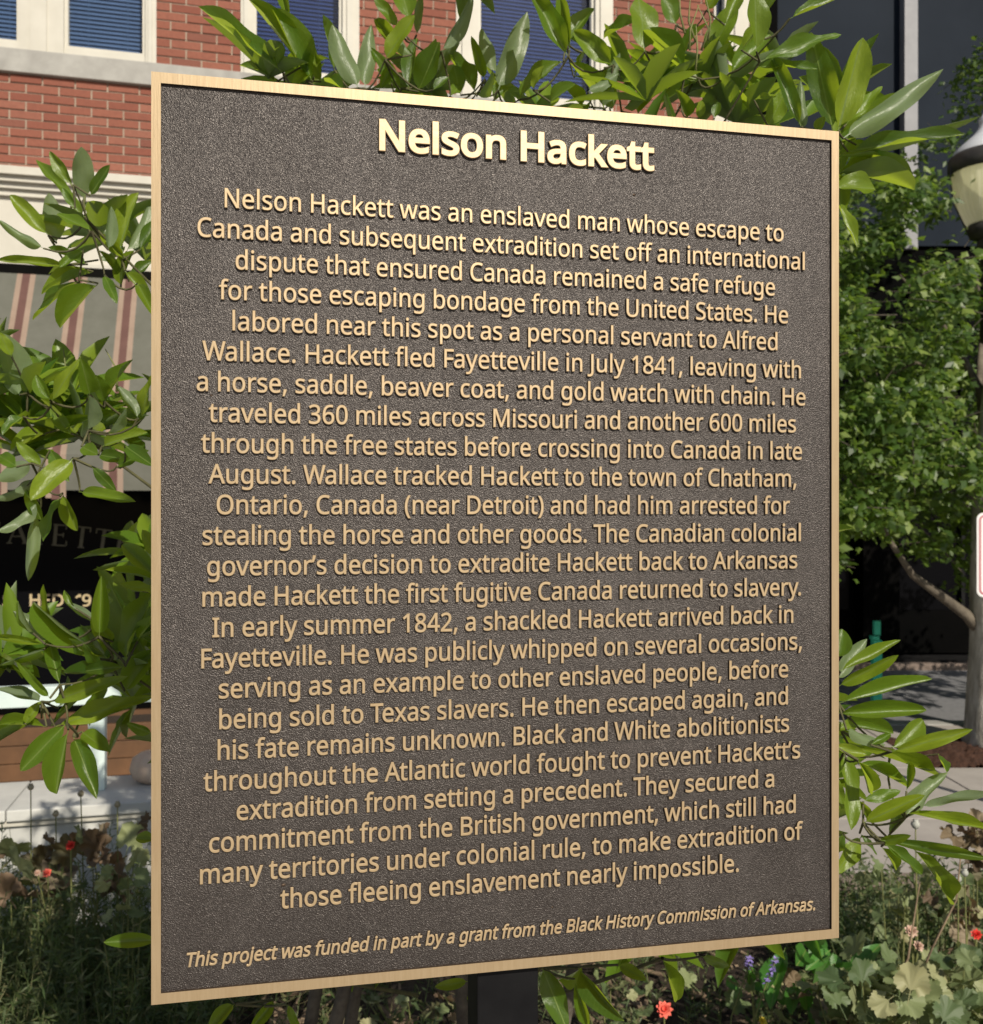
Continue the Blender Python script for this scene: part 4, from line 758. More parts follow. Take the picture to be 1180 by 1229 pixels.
def outlines(ch, sx, sy, shear):
    res = []
    for pts in GLYPH[ch][1]:
        poly = []
        n = len(pts)
        for i in range(n):
            a, b = pts[i], pts[(i + 1) % n]
            p0 = (a[0], a[1]); p1 = (a[0] + a[4], a[1] + a[5]); p2 = (b[0] + b[2], b[1] + b[3]); p3 = (b[0], b[1])
            straight = abs((p3[0] - p0[0]) * (p1[1] - p0[1]) - (p3[1] - p0[1]) * (p1[0] - p0[0])) < 60
            k = 1 if straight else 4
            for q in range(k):
                t = q / k; u = 1 - t
                poly.append(Vector((u**3 * p0[0] + 3 * u * u * t * p1[0] + 3 * u * t * t * p2[0] + t**3 * p3[0], u**3 * p0[1] + 3 * u * u * t * p1[1] + 3 * u * t * t * p2[1] + t**3 * p3[1])))
        q = []
        for v in poly:
            v = Vector(((v.x + shear * v.y) * sx / 1000, v.y * sy / 1000))
            if not q or (v - q[-1]).length > 1e-5: q.append(v)
        if (q[0] - q[-1]).length < 1e-5: q.pop()
        res.append(q)
    return res
def area(p): return sum(p[i].x * p[(i + 1) % len(p)].y - p[(i + 1) % len(p)].x * p[i].y for i in range(len(p))) / 2
def grow(polys, d):
    s = 1 if max((area(p) for p in polys), key=abs) > 0 else -1
    out = []
    for p in polys:
        n = len(p); q = []
        for i in range(n):
            e0 = (p[i] - p[i - 1]).normalized(); e1 = (p[(i + 1) % n] - p[i]).normalized()
            n0 = Vector((e0.y, -e0.x)) * s; n1 = Vector((e1.y, -e1.x)) * s
            m = n0 + n1
            if m.length < .2: m = n0
            else: m = m.normalized() / max(.45, math.sqrt(max(0.01, (1 + n0.dot(n1)) / 2)))
            q.append(p[i] + m * d)
        out.append(q)
    return out
def wind(polys, x, y):
    w = 0
    for p in polys:
        for i in range(len(p)):
            a, b = p[i], p[(i + 1) % len(p)]
            if (a.y <= y) != (b.y <= y):
                if (b.x - a.x) * (y - a.y) / (b.y - a.y) + a.x > x: w += 1 if b.y > a.y else -1
    return w
GC = {}
def glyph_mesh(ch, sx, sy, shear, off, bev, h):
    key = (ch, round(sx, 6), sy, shear)
    if key in GC: return GC[key]
    base = outlines(ch, sx, sy, shear)
    face = grow(base, off - bev); outer = grow(base, off)
    vs = [v for p in face for v in p]; ed = []; o = 0
    for p in face:
        ed += [(o + i, o + (i + 1) % len(p)) for i in range(len(p))]; o += len(p)
    r = delaunay_2d_cdt(vs, ed, [], 0, 1e-7)
    V = [(v.x, v.y, h) for v in r[0]]; F = []; MI = []
    for f in r[2]:
        cx = sum(r[0][i].x for i in f) / len(f); cy = sum(r[0][i].y for i in f) / len(f)
        if wind(face, cx, cy) != 0:
            F.append(tuple(f)); MI.append(0)
    s = 1 if max((area(p) for p in base), key=abs) > 0 else -1
    for p, q in zip(face, outer):
        n = len(p); b0 = len(V)
        V += [(v.x, v.y, h) for v in p] + [(v.x, v.y, h - bev * .9) for v in q] + [(v.x, v.y, -.0005) for v in q]
        for i in range(n):
            j = (i + 1) % n
            for k, mi in ((0, 0), (1, 1)):
                f = (b0 + k * n + i, b0 + (k + 1) * n + i, b0 + (k + 1) * n + j, b0 + k * n + j)
                F.append(f if s > 0 else f[::-1]); MI.append(mi)
    GC[key] = (V, F, MI); return GC[key]
CAP = max(q[1] for s in GLYPH['H'][1] for q in s) / 1000
def raised(name, items, stem, h, bev, label=None):
    """letters on the field: V faces plus chamfer bright, sides dark"""
    sx, sy = items[0][3], items[0][4]
    lw = [q[0] for s in GLYPH['l'][1] for q in s]; off = (stem - (max(lw) - min(lw)) / 1000 * sx) / 2
    V, F, MI = [], [], []
    for (ch, x, y, sx, sy, _, sh) in items:
        v, f, mi = glyph_mesh(ch, sx, sy, sh, off, bev, h); n = len(V)
        V += [(a + x, -c, b + y) for a, b, c in v]; F += [tuple(i + n for i in q) for q in f]; MI += mi
    me = bpy.data.meshes.new(name); me.from_pydata(V, [], F); me.materials.append(M_letter); me.materials.append(M_edge)
    me.polygons.foreach_set('material_index', MI); me.update()
    o = link(name, me, mk); o.location = (0, FR - 0.0002, PZ)
    if label: o['label'] = label
    return o
LINES = """Nelson Hackett
Nelson Hackett was an enslaved man whose escape to
Canada and subsequent extradition set off an international
dispute that ensured Canada remained a safe refuge
for those escaping bondage from the United States. He
labored near this spot as a personal servant to Alfred
Wallace. Hackett fled Fayetteville in July 1841, leaving with
a horse, saddle, beaver coat, and gold watch with chain. He
traveled 360 miles across Missouri and another 600 miles
through the free states before crossing into Canada in late
August. Wallace tracked Hackett to the town of Chatham,
Ontario, Canada (near Detroit) and had him arrested for
stealing the horse and other goods. The Canadian colonial
governor’s decision to extradite Hackett back to Arkansas
made Hackett the first fugitive Canada returned to slavery.
In early summer 1842, a shackled Hackett arrived back in
Fayetteville. He was publicly whipped on several occasions,
serving as an example to other enslaved people, before
being sold to Texas slavers. He then escaped again, and
his fate remains unknown. Black and White abolitionists
throughout the Atlantic world fought to prevent Hackett’s
extradition from setting a precedent. They secured a
commitment from the British government, which still had
many territories under colonial rule, to make extradition of
those fleeing enslavement nearly impossible.
This project was funded in part by a grant from the Black History Commission of Arkansas."""
LINES = LINES.split('\n')
WID = [.5042, .5474, .4866, .5134, .4917, .5397, .5488, .5294, .5417, .5300, .5169, .5394, .5321, .5396, .5239, .5413, .5135, .5128, .5153, .5380, .4849, .5288, .5434, .4140]
SX = {}
raised('title', text_items(LINES[0], .2462, .0005, .3316, .0248 / CAP), .0061, FR, .0005, 'large bold heading Nelson Hackett')
for i in range(24):
    raised('text_line', text_items(LINES[i + 1], WID[i] - .0006, .0006, .2740 - .02543 * i, .0157 / CAP), .0025, FR - .0004, .00035)
raised('footnote', text_items(LINES[25], .5675, .0008, -.3529, .0112 / CAP, 0.2), .0020, FR - .0006, .0003, 'slanted funding credit along the bottom')
for (fx, fz, fr_) in ((.1065, .3085, .0014), (-.2035, -.292, .0018), (.232, -.11, .0009), (-.262, .118, .001), (.03, -.33, .0009)):
    q = MB(); q.lathe([(fr_, 0), (fr_ * .8, fr_ * .35), (0, fr_ * .5)], 7); o = q.build('casting_flaw', M_edge, mk); o.location = (fx, FR - .0001, PZ + fz); o.rotation_euler = (R(90), 0, R(20)); o.scale = (1.3, .8, 1)
mkp = MB(); mkp.box(-.036, .020, 0.0135, 0.063, 0.0, PZ + .1); mkp.build('post', M_blackpaint, mk, 0.002)
boxobj('mounting_bracket', M_blackpaint, mk, -.14, .12, 0.0131, 0.02, PZ - .2, PZ - .15)

# ------------------------------------------------------------------ leaves
def leaf_mesh(name, mat, fold, droop, wave, shape=1.0, nl=12, seed=0, stalk=0.06):
    """unit leaf: base at the origin, tip at y = 1, half width about 0.5 at x"""
    r_ = random.Random(seed)
    m = MB()
    cols = [-1, -.55, 0, .55, 1]
    vs = []
    for j in range(nl + 1):
        t = j / nl
        wdt = (math.sin(math.pi * t ** 0.92) ** 0.62) * (1 - 0.14 * t) * shape * 0.5 if 0 < t < 1 else 0.012
        for c_ in cols:
            z = fold * abs(c_) * wdt - droop * (t ** 2 - t * .4) + wave * math.sin(t * 9 + c_ * 2 + seed) * abs(c_) * wdt
            vs.append((c_ * wdt + .03 * math.sin(t * 3 + seed), stalk + t * (1 - stalk), z))
    fs = [(j * 5 + i, j * 5 + i + 1, (j + 1) * 5 + i + 1, (j + 1) * 5 + i) for j in range(nl) for i in range(4)]
    m.add(vs, fs, True)
    s = 0.02
    m.add([(-s, 0, 0), (s, 0, 0), (s, stalk + .02, 0), (-s, stalk + .02, 0)], [(0, 1, 2, 3)], True)
    return m.mesh(name, mat)
mag_meshes = [leaf_mesh('leaf', M_mag, f, d, w_, 1, 14, i) for i, (f, d, w_) in enumerate(((.55, .10, .08), (.85, .16, .10), (.35, .05, .16), (1.1, .12, .08), (.65, .22, .24), (.45, -.08, .14), (.2, .18, .22)))]
def place_leaf(o, base, tip, width, normal):
    d = tip - base; L = d.length; y = d / L
    z = normal - y * normal.dot(y); z.normalize(); x = y.cross(z)
    M = Matrix(((x.x * width, y.x * L, z.x * L * .6, base.x), (x.y * width, y.y * L, z.y * L * .6, base.y), (x.z * width, y.z * L, z.z * L * .6, base.z), (0, 0, 0, 1)))
    o.matrix_local = M
mag = tag(empty('magnolia_shrub', (0, 0, 0)), 'tall leafy magnolia shrub behind the bronze plaque, with large glossy leaves', 'shrub')

# (base px, base py, tip px, tip py, apparent width px, turned: 0 top side, 1 underside)
CLUSTERS = {
 'UL': (1.32, [(103,262,42,187,14,0),(88,222,60,182,14,0),(100,240,97,176,24,1),(108,235,132,198,13,0),(58,282,12,235,18,0),(68,292,60,233,24,1),(110,277,68,256,14,0),(52,298,-2,265,12,1),
   (147,312,103,243,22,1),(80,318,-3,313,11,0),(105,317,57,298,14,0),(143,302,165,230,22,0),(152,302,180,245,22,1),(112,326,48,350,13,0),(95,336,38,383,15,0),(118,340,70,393,25,0),(150,325,182,365,14,0),(155,338,183,312,13,0),(130,300,134,248,14,1),
   (125,330,140,362,12,0),(150,310,120,280,12,0),(100,300,72,322,12,0),(165,340,186,380,14,0),(142,335,120,300,11,0),(168,300,190,262,14,0),(118,312,150,296,12,1),(145,345,160,300,14,0),(90,250,75,225,9,0)]),
 'L2': (1.28, [(33,472,4,400,32,1),(14,428,-2,398,14,0),(24,474,-4,438,15,1),(32,506,-3,472,12,0),(62,482,94,430,15,0),(60,480,43,450,16,0),(108,474,97,430,20,0),(106,517,108,474,20,1),(125,482,116,450,17,0),
   (124,488,155,430,12,0),(166,502,140,462,14,1),(170,504,181,448,15,0),(122,536,176,518,19,0),(118,546,160,553,15,0),(98,536,118,546,17,0),(88,550,38,602,28,0),(38,556,-4,576,20,1),(42,574,-4,600,16,1),
   (75,592,92,638,16,0),(72,596,49,648,18,0),(46,602,-3,640,16,1),(44,615,33,697,15,1),(95,590,162,602,15,0),(28,500,2,520,15,0),(55,520,12,540,16,0),(70,500,50,478,14,0),(85,520,60,490,15,0),(50,560,20,530,14,0),(130,520,150,490,14,1),
   (60,540,82,578,16,0),(20,560,-3,545,16,0),(140,560,180,540,15,0),(150,535,185,560,18,0),(75,515,110,500,14,0),(30,585,50,625,13,0),(110,560,140,590,13,0)]),
 'L2b': (1.12, [(190,695,146,652,20,0),(190,697,127,683,10,0),(162,706,158,672,9,0),(195,712,146,700,12,0),(188,668,170,636,16,0),(186,690,158,712,11,1)]),
 'L3': (1.22, [(132,792,38,722,24,0),(116,747,78,722,11,1),(119,764,122,692,21,0),(66,768,16,734,21,1),(54,773,-3,765,10,0),(52,780,-2,799,11,1),(72,822,57,763,17,0),(60,838,20,794,11,0),(50,842,-3,826,15,1),(60,843,148,812,20,0),
   (66,872,182,833,24,0),(80,868,24,926,26,0),(82,876,66,954,27,0),(88,884,116,956,25,0),(98,878,130,902,22,0),(56,872,-3,868,15,0),(50,862,-3,888,16,0),(182,795,128,698,34,0),(150,795,184,705,30,0),(135,770,110,742,20,0),(120,800,100,775,14,0),
   (40,760,20,722,10,0),(60,740,52,702,9,0),(90,730,76,708,8,0),(128,728,130,705,9,1),(150,830,186,780,30,0),(150,800,100,805,16,0),(165,770,186,740,20,0),(70,850,82,812,12,1),(100,855,128,826,14,0),(182,880,152,868,14,0),(30,870,48,842,14,0),(105,790,85,770,12,0)]),
 'LL': (0.98, [(190,1128,124,1131,16,0),(186,1008,163,1006,14,0)]),
 'T1': (1.30, [(340,87,238,12,20,0),(332,98,288,76,17,0),(362,80,300,-2,21,0),(368,97,328,8,30,0),(382,72,352,58,18,0),(348,26,338,-8,12,0),(374,97,362,58,16,0),(402,85,386,18,20,0),(430,106,400,28,27,1),(438,106,445,30,20,1),(462,72,498,18,22,0),
   (482,106,444,56,13,0),(490,108,500,44,17,0),(502,110,528,50,30,0),(530,62,568,-5,18,1),(478,32,449,-4,14,0),(492,24,478,-24,28,0),(500,42,506,-8,10,1),(486,72,450,20,15,0),(494,66,474,40,14,1),(412,108,390,95,14,0),(470,100,452,84,14,0),
   (350,104,372,84,13,0),(455,108,470,80,12,0),(520,108,538,92,12,0),(540,116,556,98,12,0),(385,98,376,60,14,0)]),
 'T2': (1.36, [(572,112,535,60,21,0),(582,95,566,44,12,0),(596,88,577,34,19,1),(598,108,632,15,28,1),(572,116,593,86,17,1),(553,114,545,80,19,0),(592,122,618,102,20,0),(622,120,673,70,19,0),(682,68,638,-12,24,0),(680,52,712,8,22,0),(684,60,672,-5,15,0),
   (736,78,688,36,23,0),(722,48,768,20,16,0),(774,62,768,-6,36,0),(726,130,686,74,17,0),(724,132,728,76,15,0),(733,134,742,66,19,1),(746,134,802,60,17,1),(742,104,806,62,16,1),(822,88,768,38,22,0),(846,72,886,5,28,0),(852,42,882,78,15,0),
   (838,96,793,122,19,0),(842,95,780,88,16,0),(802,106,748,94,18,0),(868,92,902,140,20,0),(876,88,926,38,23,0),(812,30,796,-10,22,0),(640,108,652,78,12,0),(660,122,690,100,18,0),(700,128,672,98,16,0),(765,138,786,98,16,0),(826,142,812,108,15,0),
   (838,142,842,120,11,0),(858,142,862,122,11,0),(690,92,705,58,10,0),(706,110,742,88,14,1),(815,70,836,28,15,0),(848,12,870,-20,20,0),(790,75,812,40,14,0)]),
 'T3': (1.34, [(912,74,1012,36,19,0),(908,62,906,-22,28,0),(948,22,1022,-8,15,0),(908,80,982,82,14,0),(1000,158,974,38,30,0),(1006,158,1033,46,34,0),(962,152,926,70,18,0),(966,155,962,96,14,1),(962,154,957,118,10,0),(922,152,944,106,22,0),
   (1012,166,1130,84,27,1),(1008,164,1084,112,20,0),(1028,174,1172,142,14,1),(1018,182,1158,160,20,0),(1000,188,1062,188,19,0),(1002,206,1100,224,17,0),(1002,226,1053,224,28,0),(1004,242,1028,298,14,0),(900,40,935,-10,16,0),(870,30,890,-15,18,0),
   (890,60,925,22,12,0),(980,158,990,140,12,0),(1015,150,1060,100,14,0),(905,120,935,112,10,0),(1000,172,1048,160,14,0)]),
 'R1': (1.18, [(1004,790,1012,755,26,0),(1004,816,1042,767,20,1),(1008,806,1080,769,15,0),(1006,824,1078,785,17,0),(1006,844,1120,813,19,0),(1004,856,1114,852,22,0),(1004,868,1074,880,20,0),(1070,898,1110,864,27,0),(1070,902,1168,876,18,0),
   (1016,876,1062,894,18,1),(1045,894,1070,880,10,0),(1013,903,1022,996,26,0),(1030,912,1044,952,15,0),(1030,914,1092,944,16,0),(1020,896,1134,930,13,0),(1086,982,1134,928,24,1),(1088,950,1092,914,10,0),(1126,905,1136,928,14,0),
   (1036,988,1110,954,20,0),(1036,962,1082,948,15,0),(1104,968,1192,950,13,1),(1086,975,1192,998,14,0),(1066,1006,1086,970,16,1),(1054,1012,1094,1002,13,0),(1056,1008,1182,1030,15,0),(1062,1012,1108,1050,17,0),(1096,1018,1148,1087,21,0),
   (1058,1016,1076,1044,13,0),(1034,1004,1004,1050,22,0),(1032,1000,1054,1026,7,0),(1000,930,1012,970,16,0),(1012,1000,1000,1030,15,0),(1000,895,1040,905,14,0),(1045,985,1030,960,12,0),(1000,880,1030,870,14,0)]),
 'B1': (1.02, [(650,1160,682,1238,26,0),(694,1162,748,1226,22,0),(700,1160,668,1180,16,0),(742,1158,776,1176,14,0),(795,1150,812,1204,16,0),(842,1148,876,1160,11,0),(562,1178,522,1184,12,0),(282,1205,248,1240,16,0),(330,1200,300,1236,14,0),(690,1175,705,1232,14,0),(600,1170,560,1200,14,0),(345,1205,360,1240,10,0)]),
}
SUBS = {}
leaf_n = 0
ends = []
for cn, (Y, L) in CLUSTERS.items():
    for (bx, by, tx, ty, wpx, und) in L:
        y0 = Y + rnd.uniform(-.06, .06) + (0.10 if abs(bx - 590) < 300 and by < 200 else 0)
        a = P(bx, by, y0); t = P(tx, ty, y0 + rnd.uniform(-.045, .035))
        nrm = Vector((rnd.uniform(-.5, .5), -1, rnd.uniform(0.1, .9)))
        if und: nrm = Vector((rnd.uniform(-.4, .4), 1, rnd.uniform(-.7, .1)))
        wr = wpx / FPX * y0 * (1.02 if cn in ('R1', 'L3') else 1.14)
        o = link('leaf', rnd.choice(mag_meshes), mag)
        place_leaf(o, a, t, wr, nrm)
        ends.append((a, cn)); leaf_n += 1
# random whorls fill the shrub behind the plaque (mostly hidden by it)
mass = MB()
def add_leaf_to(m, base, tip, width, normal, fold=.3, droop=.1):
    d = tip - base; L = d.length; y = d / L
    z = (normal - y * normal.dot(y)).normalized(); x = y.cross(z)
    q = []
    for t, wv in ((0, .04), (.3, .85), (.6, .9), (.85, .5), (1, .02)):
        c0 = base + y * (L * t) - z * (droop * L * t * t)
        for s in (-1, 0, 1): q.append(c0 + x * (s * wv * width / 2) + z * (abs(s) * wv * width * fold * .5))
    m.add(q, [(j * 3 + i, j * 3 + i + 1, (j + 1) * 3 + i + 1, (j + 1) * 3 + i) for j in range(4) for i in range(2)], True)
whorls = []
r2 = random.Random(21)
for k in range(150):
    px, py = r2.uniform(215, 965), r2.uniform(190, 1130)
    whorls.append((P(px, py, r2.uniform(1.25, 1.85)), 1.0))
for k in range(8):   # some deeper ones low at the sides of the plaque
    whorls.append((P(r2.uniform(155, 200), r2.uniform(560, 900), r2.uniform(1.5, 1.7)), .8))
for (x0, x1, y0_, y1_, n, ya, yb) in ((0, 150, 500, 570, 8, 1.3, 1.6), (-60, 60, 430, 560, 7, 1.25, 1.5), (60, 190, 460, 550, 4, 1.35, 1.5), (0, 170, 765, 840, 8, 1.2, 1.45), (120, 190, 270, 330, 4, 1.35, 1.6),
        (430, 1000, 90, 150, 4, 1.5, 1.9), (700, 1000, 80, 150, 3, 1.45, 1.7), (1000, 1050, 120, 220, 2, 1.4, 1.6), (200, 640, -140, -20, 26, 1.25, 1.7), (640, 1000, -140, -40, 12, 1.35, 1.8)):
    for k in range(n): whorls.append((P(r2.uniform(x0, x1), r2.uniform(y0_, y1_), r2.uniform(ya, yb)), .85))
for k in range(4):
    whorls.append((P(r2.uniform(975, 1000), r2.uniform(880, 1000), r2.uniform(1.4, 1.6)), .7))
top_n = len(whorls)
for (x0, x1, n) in ((300, 1000, 4), (560, 900, 3), (740, 1000, 2)):
    for k in range(n): whorls.append((P(r2.uniform(x0, x1), r2.uniform(70, 150) + max(0, (x0 - 500) * .02), r2.uniform(1.4, 1.7)), .95))
for wi, (c_, s_) in enumerate(whorls):
    ax = Vector((r2.uniform(-.7, .7), r2.uniform(-.7, .4), r2.uniform(.2, 1))).normalized()
    if wi >= top_n: ax = Vector((r2.uniform(-.4, .4), r2.uniform(-.5, .1), 1)).normalized()
    for i in range(r2.randint(6, 10)):
        a = 2.4 * i; side = ax.orthogonal().normalized(); side.rotate(Matrix.Rotation(a, 3, ax))
        d = (ax * r2.uniform(.2, .9) + side).normalized()
        add_leaf_to(mass, c_, c_ + d * r2.uniform(.085, .135) * s_, r2.uniform(.028, .043) * s_, ax + Vector((0, 0, .3)), .8)
tag(mass.build('foliage', M_mag_i, mag), kind='stuff')
# stems and branches
stems = [(-.24, 1.48), (-.20, 1.60), (-.09, 1.55), (-.31, 1.62), (0.12, 1.66)]
tops = []
for (x, y) in stems:
    m = MB(); pts = [Vector((x, y, 0.05))]
    for i in range(6):
        pts.append(Vector((x + (i + 1) * r2.uniform(-.03, .035), y + r2.uniform(-.03, .03), .05 + (i + 1) * .32)))
    m.tube(pts, [.016 - .0018 * i for i in range(7)], 8); m.build('stem', M_bark, mag); tops += pts[2:]
done = []
bm2 = MB()
def bez(a, m, b, r0, r1):
    pts = [a * (1 - t) ** 2 + m * (2 * t * (1 - t)) + b * t * t for t in (0, .2, .4, .6, .8, 1)]
    bm2.tube(pts, [r0 + (r1 - r0) * i / 5 for i in range(6)], 6, False)
for (a, cn) in ends:
    if any((a - q).length < 0.045 for q in done): 
        q = min(done, key=lambda q: (a - q).length); bm2.tube([q, a], [.0016, .0014], 5, False); continue
    near = [q for q in done if (q - a).length < .12]
    if near:
        q = min(near, key=lambda q: (q - a).length); mid = (q + a) / 2 + Vector((r2.uniform(-.01, .01), .03, -.02)); bez(q, mid, a, .0018, .0011)
    else:
        inner = Vector((a.x * .35, 1.58, max(.6, a.z - .35)))
        mid = inner.lerp(a, .6) + Vector((0, .04, -.03))
        bez(inner, mid, a, .0036, .0015)
    done.append(a)
bm2.build('branch', M_branch, mag)
# tiny pale young shoots at the top of the shrub
for (px, py) in ((828, 60), (835, 50), (842, 60), (822, 40), (850, 48), (835, 85), (95, 265), (85, 252), (140, 470), (75, 470)):
    sh = MB(); b0 = P(px, py, 1.38); sh.tube([b0, b0 + Vector((r2.uniform(-.012, .012), 0, .03)), b0 + Vector((r2.uniform(-.02, .02), -.01, .06))], [.0018, .0015, .0006], 5); sh.build('shoot', M_twig, mag)

# ------------------------------------------------------------------ street tree
tr = tag(empty('street_tree', P(1200, 893, 6.45)), 'leafy green street tree with pale bark growing from the mulched pit', 'tree')
tr.location.z = 0
tx, ty = tr.location.x, tr.location.y
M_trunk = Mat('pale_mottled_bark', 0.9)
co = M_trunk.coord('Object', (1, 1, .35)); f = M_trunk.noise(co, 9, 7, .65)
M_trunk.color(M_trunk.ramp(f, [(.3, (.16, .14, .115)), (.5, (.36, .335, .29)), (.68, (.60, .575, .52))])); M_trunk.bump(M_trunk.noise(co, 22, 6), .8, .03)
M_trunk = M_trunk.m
m = MB(); pts = [(-.0, 0, -.05), (0, 0, .1), (.01, 0, .7), (.0, 0, 1.2), (-.03, .02, 1.8), (.02, .04, 2.6), (.1, 0, 3.6), (.12, .05, 4.8)]
m.tube(pts, [.27, .22, .195, .18, .13, .09, .055, .02], 22)
m.build('trunk', M_trunk, tr)
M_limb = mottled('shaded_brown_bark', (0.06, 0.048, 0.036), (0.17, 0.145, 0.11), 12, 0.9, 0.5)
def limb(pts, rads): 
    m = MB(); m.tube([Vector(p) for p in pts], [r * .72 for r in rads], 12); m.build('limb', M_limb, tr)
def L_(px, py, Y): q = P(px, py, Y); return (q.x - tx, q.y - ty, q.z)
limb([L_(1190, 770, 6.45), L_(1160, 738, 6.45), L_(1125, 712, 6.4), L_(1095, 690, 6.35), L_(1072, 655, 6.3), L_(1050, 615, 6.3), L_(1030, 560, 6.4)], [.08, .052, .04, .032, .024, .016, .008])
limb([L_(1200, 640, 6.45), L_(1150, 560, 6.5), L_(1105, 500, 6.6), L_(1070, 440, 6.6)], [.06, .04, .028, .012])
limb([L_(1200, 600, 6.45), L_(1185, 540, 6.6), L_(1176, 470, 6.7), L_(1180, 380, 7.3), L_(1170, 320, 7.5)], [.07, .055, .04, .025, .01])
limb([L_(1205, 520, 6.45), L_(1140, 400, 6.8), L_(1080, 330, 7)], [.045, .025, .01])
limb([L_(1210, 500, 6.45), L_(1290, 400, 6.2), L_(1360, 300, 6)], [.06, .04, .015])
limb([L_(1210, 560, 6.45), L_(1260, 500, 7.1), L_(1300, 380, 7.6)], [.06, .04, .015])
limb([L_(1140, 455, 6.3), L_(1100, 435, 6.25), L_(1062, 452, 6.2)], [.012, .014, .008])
crown = MB(); r3 = random.Random(5)
def inside(px, py, Y):
    if px < 1000: top, bot = 175, 690
    else: top = 205 - max(0, (px - 1085)) * 1.75; bot = 700
    if 1118 < px < 1300: bot = 700 + min(10, (px - 1118) * .1)
    return top < py < bot
nclump = 0
tries = 0
while nclump < 760 and tries < 40000:
    tries += 1
    px, py, Y = r3.uniform(880, 1480), r3.uniform(-60, 725), r3.uniform(5.6, 8.2)
    if not inside(px, py, Y): continue
    if py > 630 and r3.random() < .25: continue
    ctr = P(px, py, Y)
    if px > 1118 and 110 < py < 315 and Y < 7.5: continue
    if px > 1155 and py < 520 and Y < 7.3: continue
    if px > 1150 and py > 580 and Y < 6.5: continue
    # gaps that show the building behind
    if any(((px - gx) / gr) ** 2 + ((py - gy) / gs) ** 2 < 1 for gx, gy, gr, gs in ((1062, 345, 34, 44), (1022, 260, 26, 16), (1092, 275, 18, 26), (1090, 195, 14, 20), (1050, 705, 60, 60), (1130, 690, 26, 26))) : continue
    nclump += 1
    n = r3.randint(46, 74); rad = r3.uniform(.11, .21)
    cd_ = Vector((r3.uniform(-1, 1), r3.uniform(-1, .2), r3.uniform(-.2, .4)))
    for i in range(n):
        off = Vector((r3.gauss(0, .5), r3.gauss(0, .5), r3.gauss(0, .34))) * rad
        p = ctr + off - Vector((tx, ty, 0))
        d = Vector((r3.uniform(-1, 1), r3.uniform(-1, .6), r3.uniform(-1.1, .1))).normalized() + cd_ * .3
        d.normalize()
        l = r3.uniform(.042, .088) * (1.25 if r3.random() < .15 else 1); wv = l * r3.uniform(.6, .85)
        nr = Vector((r3.uniform(-.6, .6), r3.uniform(-1, .1), r3.uniform(.2, 1)))
        z = (nr - d * nr.dot(d)).normalized(); x = d.cross(z)
        a = p; c_ = p + d * l
        q = [a, p + d * l * .35 + x * wv * .5 - z * l * .08, p + d * l * .55 + x * wv * .28, c_, p + d * l * .55 - x * wv * .28, p + d * l * .35 - x * wv * .5 - z * l * .08]
        crown.add(q, [(0, 1, 2, 3), (0, 3, 4, 5)])
    if r3.random() < .5:
        e = ctr - Vector((tx, ty, 0)); SUBS.setdefault('tw', []).append(e)
tag(crown.build('crown', M_tree, tr), kind='stuff')
tw = MB()
for e in SUBS['tw']:
    d = Vector((r3.uniform(-1, 1), r3.uniform(-.5, .5), r3.uniform(-.6, .8))) * .28
    tw.tube([e - d, e + Vector((0, 0, r3.uniform(-.04, .04))), e + d], [.004, .003, .0015], 4, False)
tag(tw.build('twigs', M_bark, tr), kind='stuff')

# ------------------------------------------------------------------ flower bed
def lobed(name, mat, lobes, seed, ruffle=.12):
    r_ = random.Random(seed); m = MB(); n = lobes * 8
    vs = [(0, 0, 0)]
    for ring, fr_ in ((1, .55), (2, 1.0)):
        for k in range(n + 1):
            a = -math.pi * .5 + R(28) + (2 * math.pi - R(56)) * k / n
            rr = .5 * fr_ * (1 + (.22 if ring == 2 else .05) * abs(math.cos(lobes * .5 * (a + math.pi / 2)))) * (1 + ((.05 if k % 2 else -.05) + r_.uniform(-.06, .06) if ring == 2 else 0))
            vs.append((rr * math.cos(a), .45 + rr * math.sin(a), (ruffle * math.sin(a * 5 + seed) + .12) * fr_ * fr_ * .9 + r_.uniform(-.03, .03)))
    vs[0] = (0, .12, 0)
    fs = [(0, 1 + k, 2 + k) for k in range(n)]
    o = n + 1
    fs += [(1 + k, 1 + o + k, 2 + o + k, 2 + k) for k in range(n)]
    m.add(vs, fs, True)
    m.add([(-.015, -.4, -.1), (.015, -.4, -.1), (.015, .14, 0), (-.015, .14, 0)], [(0, 1, 2, 3)])
    return m.mesh(name, mat)
lob = [lobed('leaf', M_lobed, n, s) for n, s in ((5, 1), (7, 2), (5, 3))]
lobb = [lobed('leaf', M_brownleaf, 5, 4, .25), lobed('leaf', M_brownleaf, 7, 5, .3)]
broad = [leaf_mesh('leaf', M_bright, .3, .25, .1, 1, 8, s) for s in (11, 12)]
r4 = random.Random(11)
def rand_n(up=.8): return Vector((r4.uniform(-.7, .7), r4.uniform(-1, .3), up))
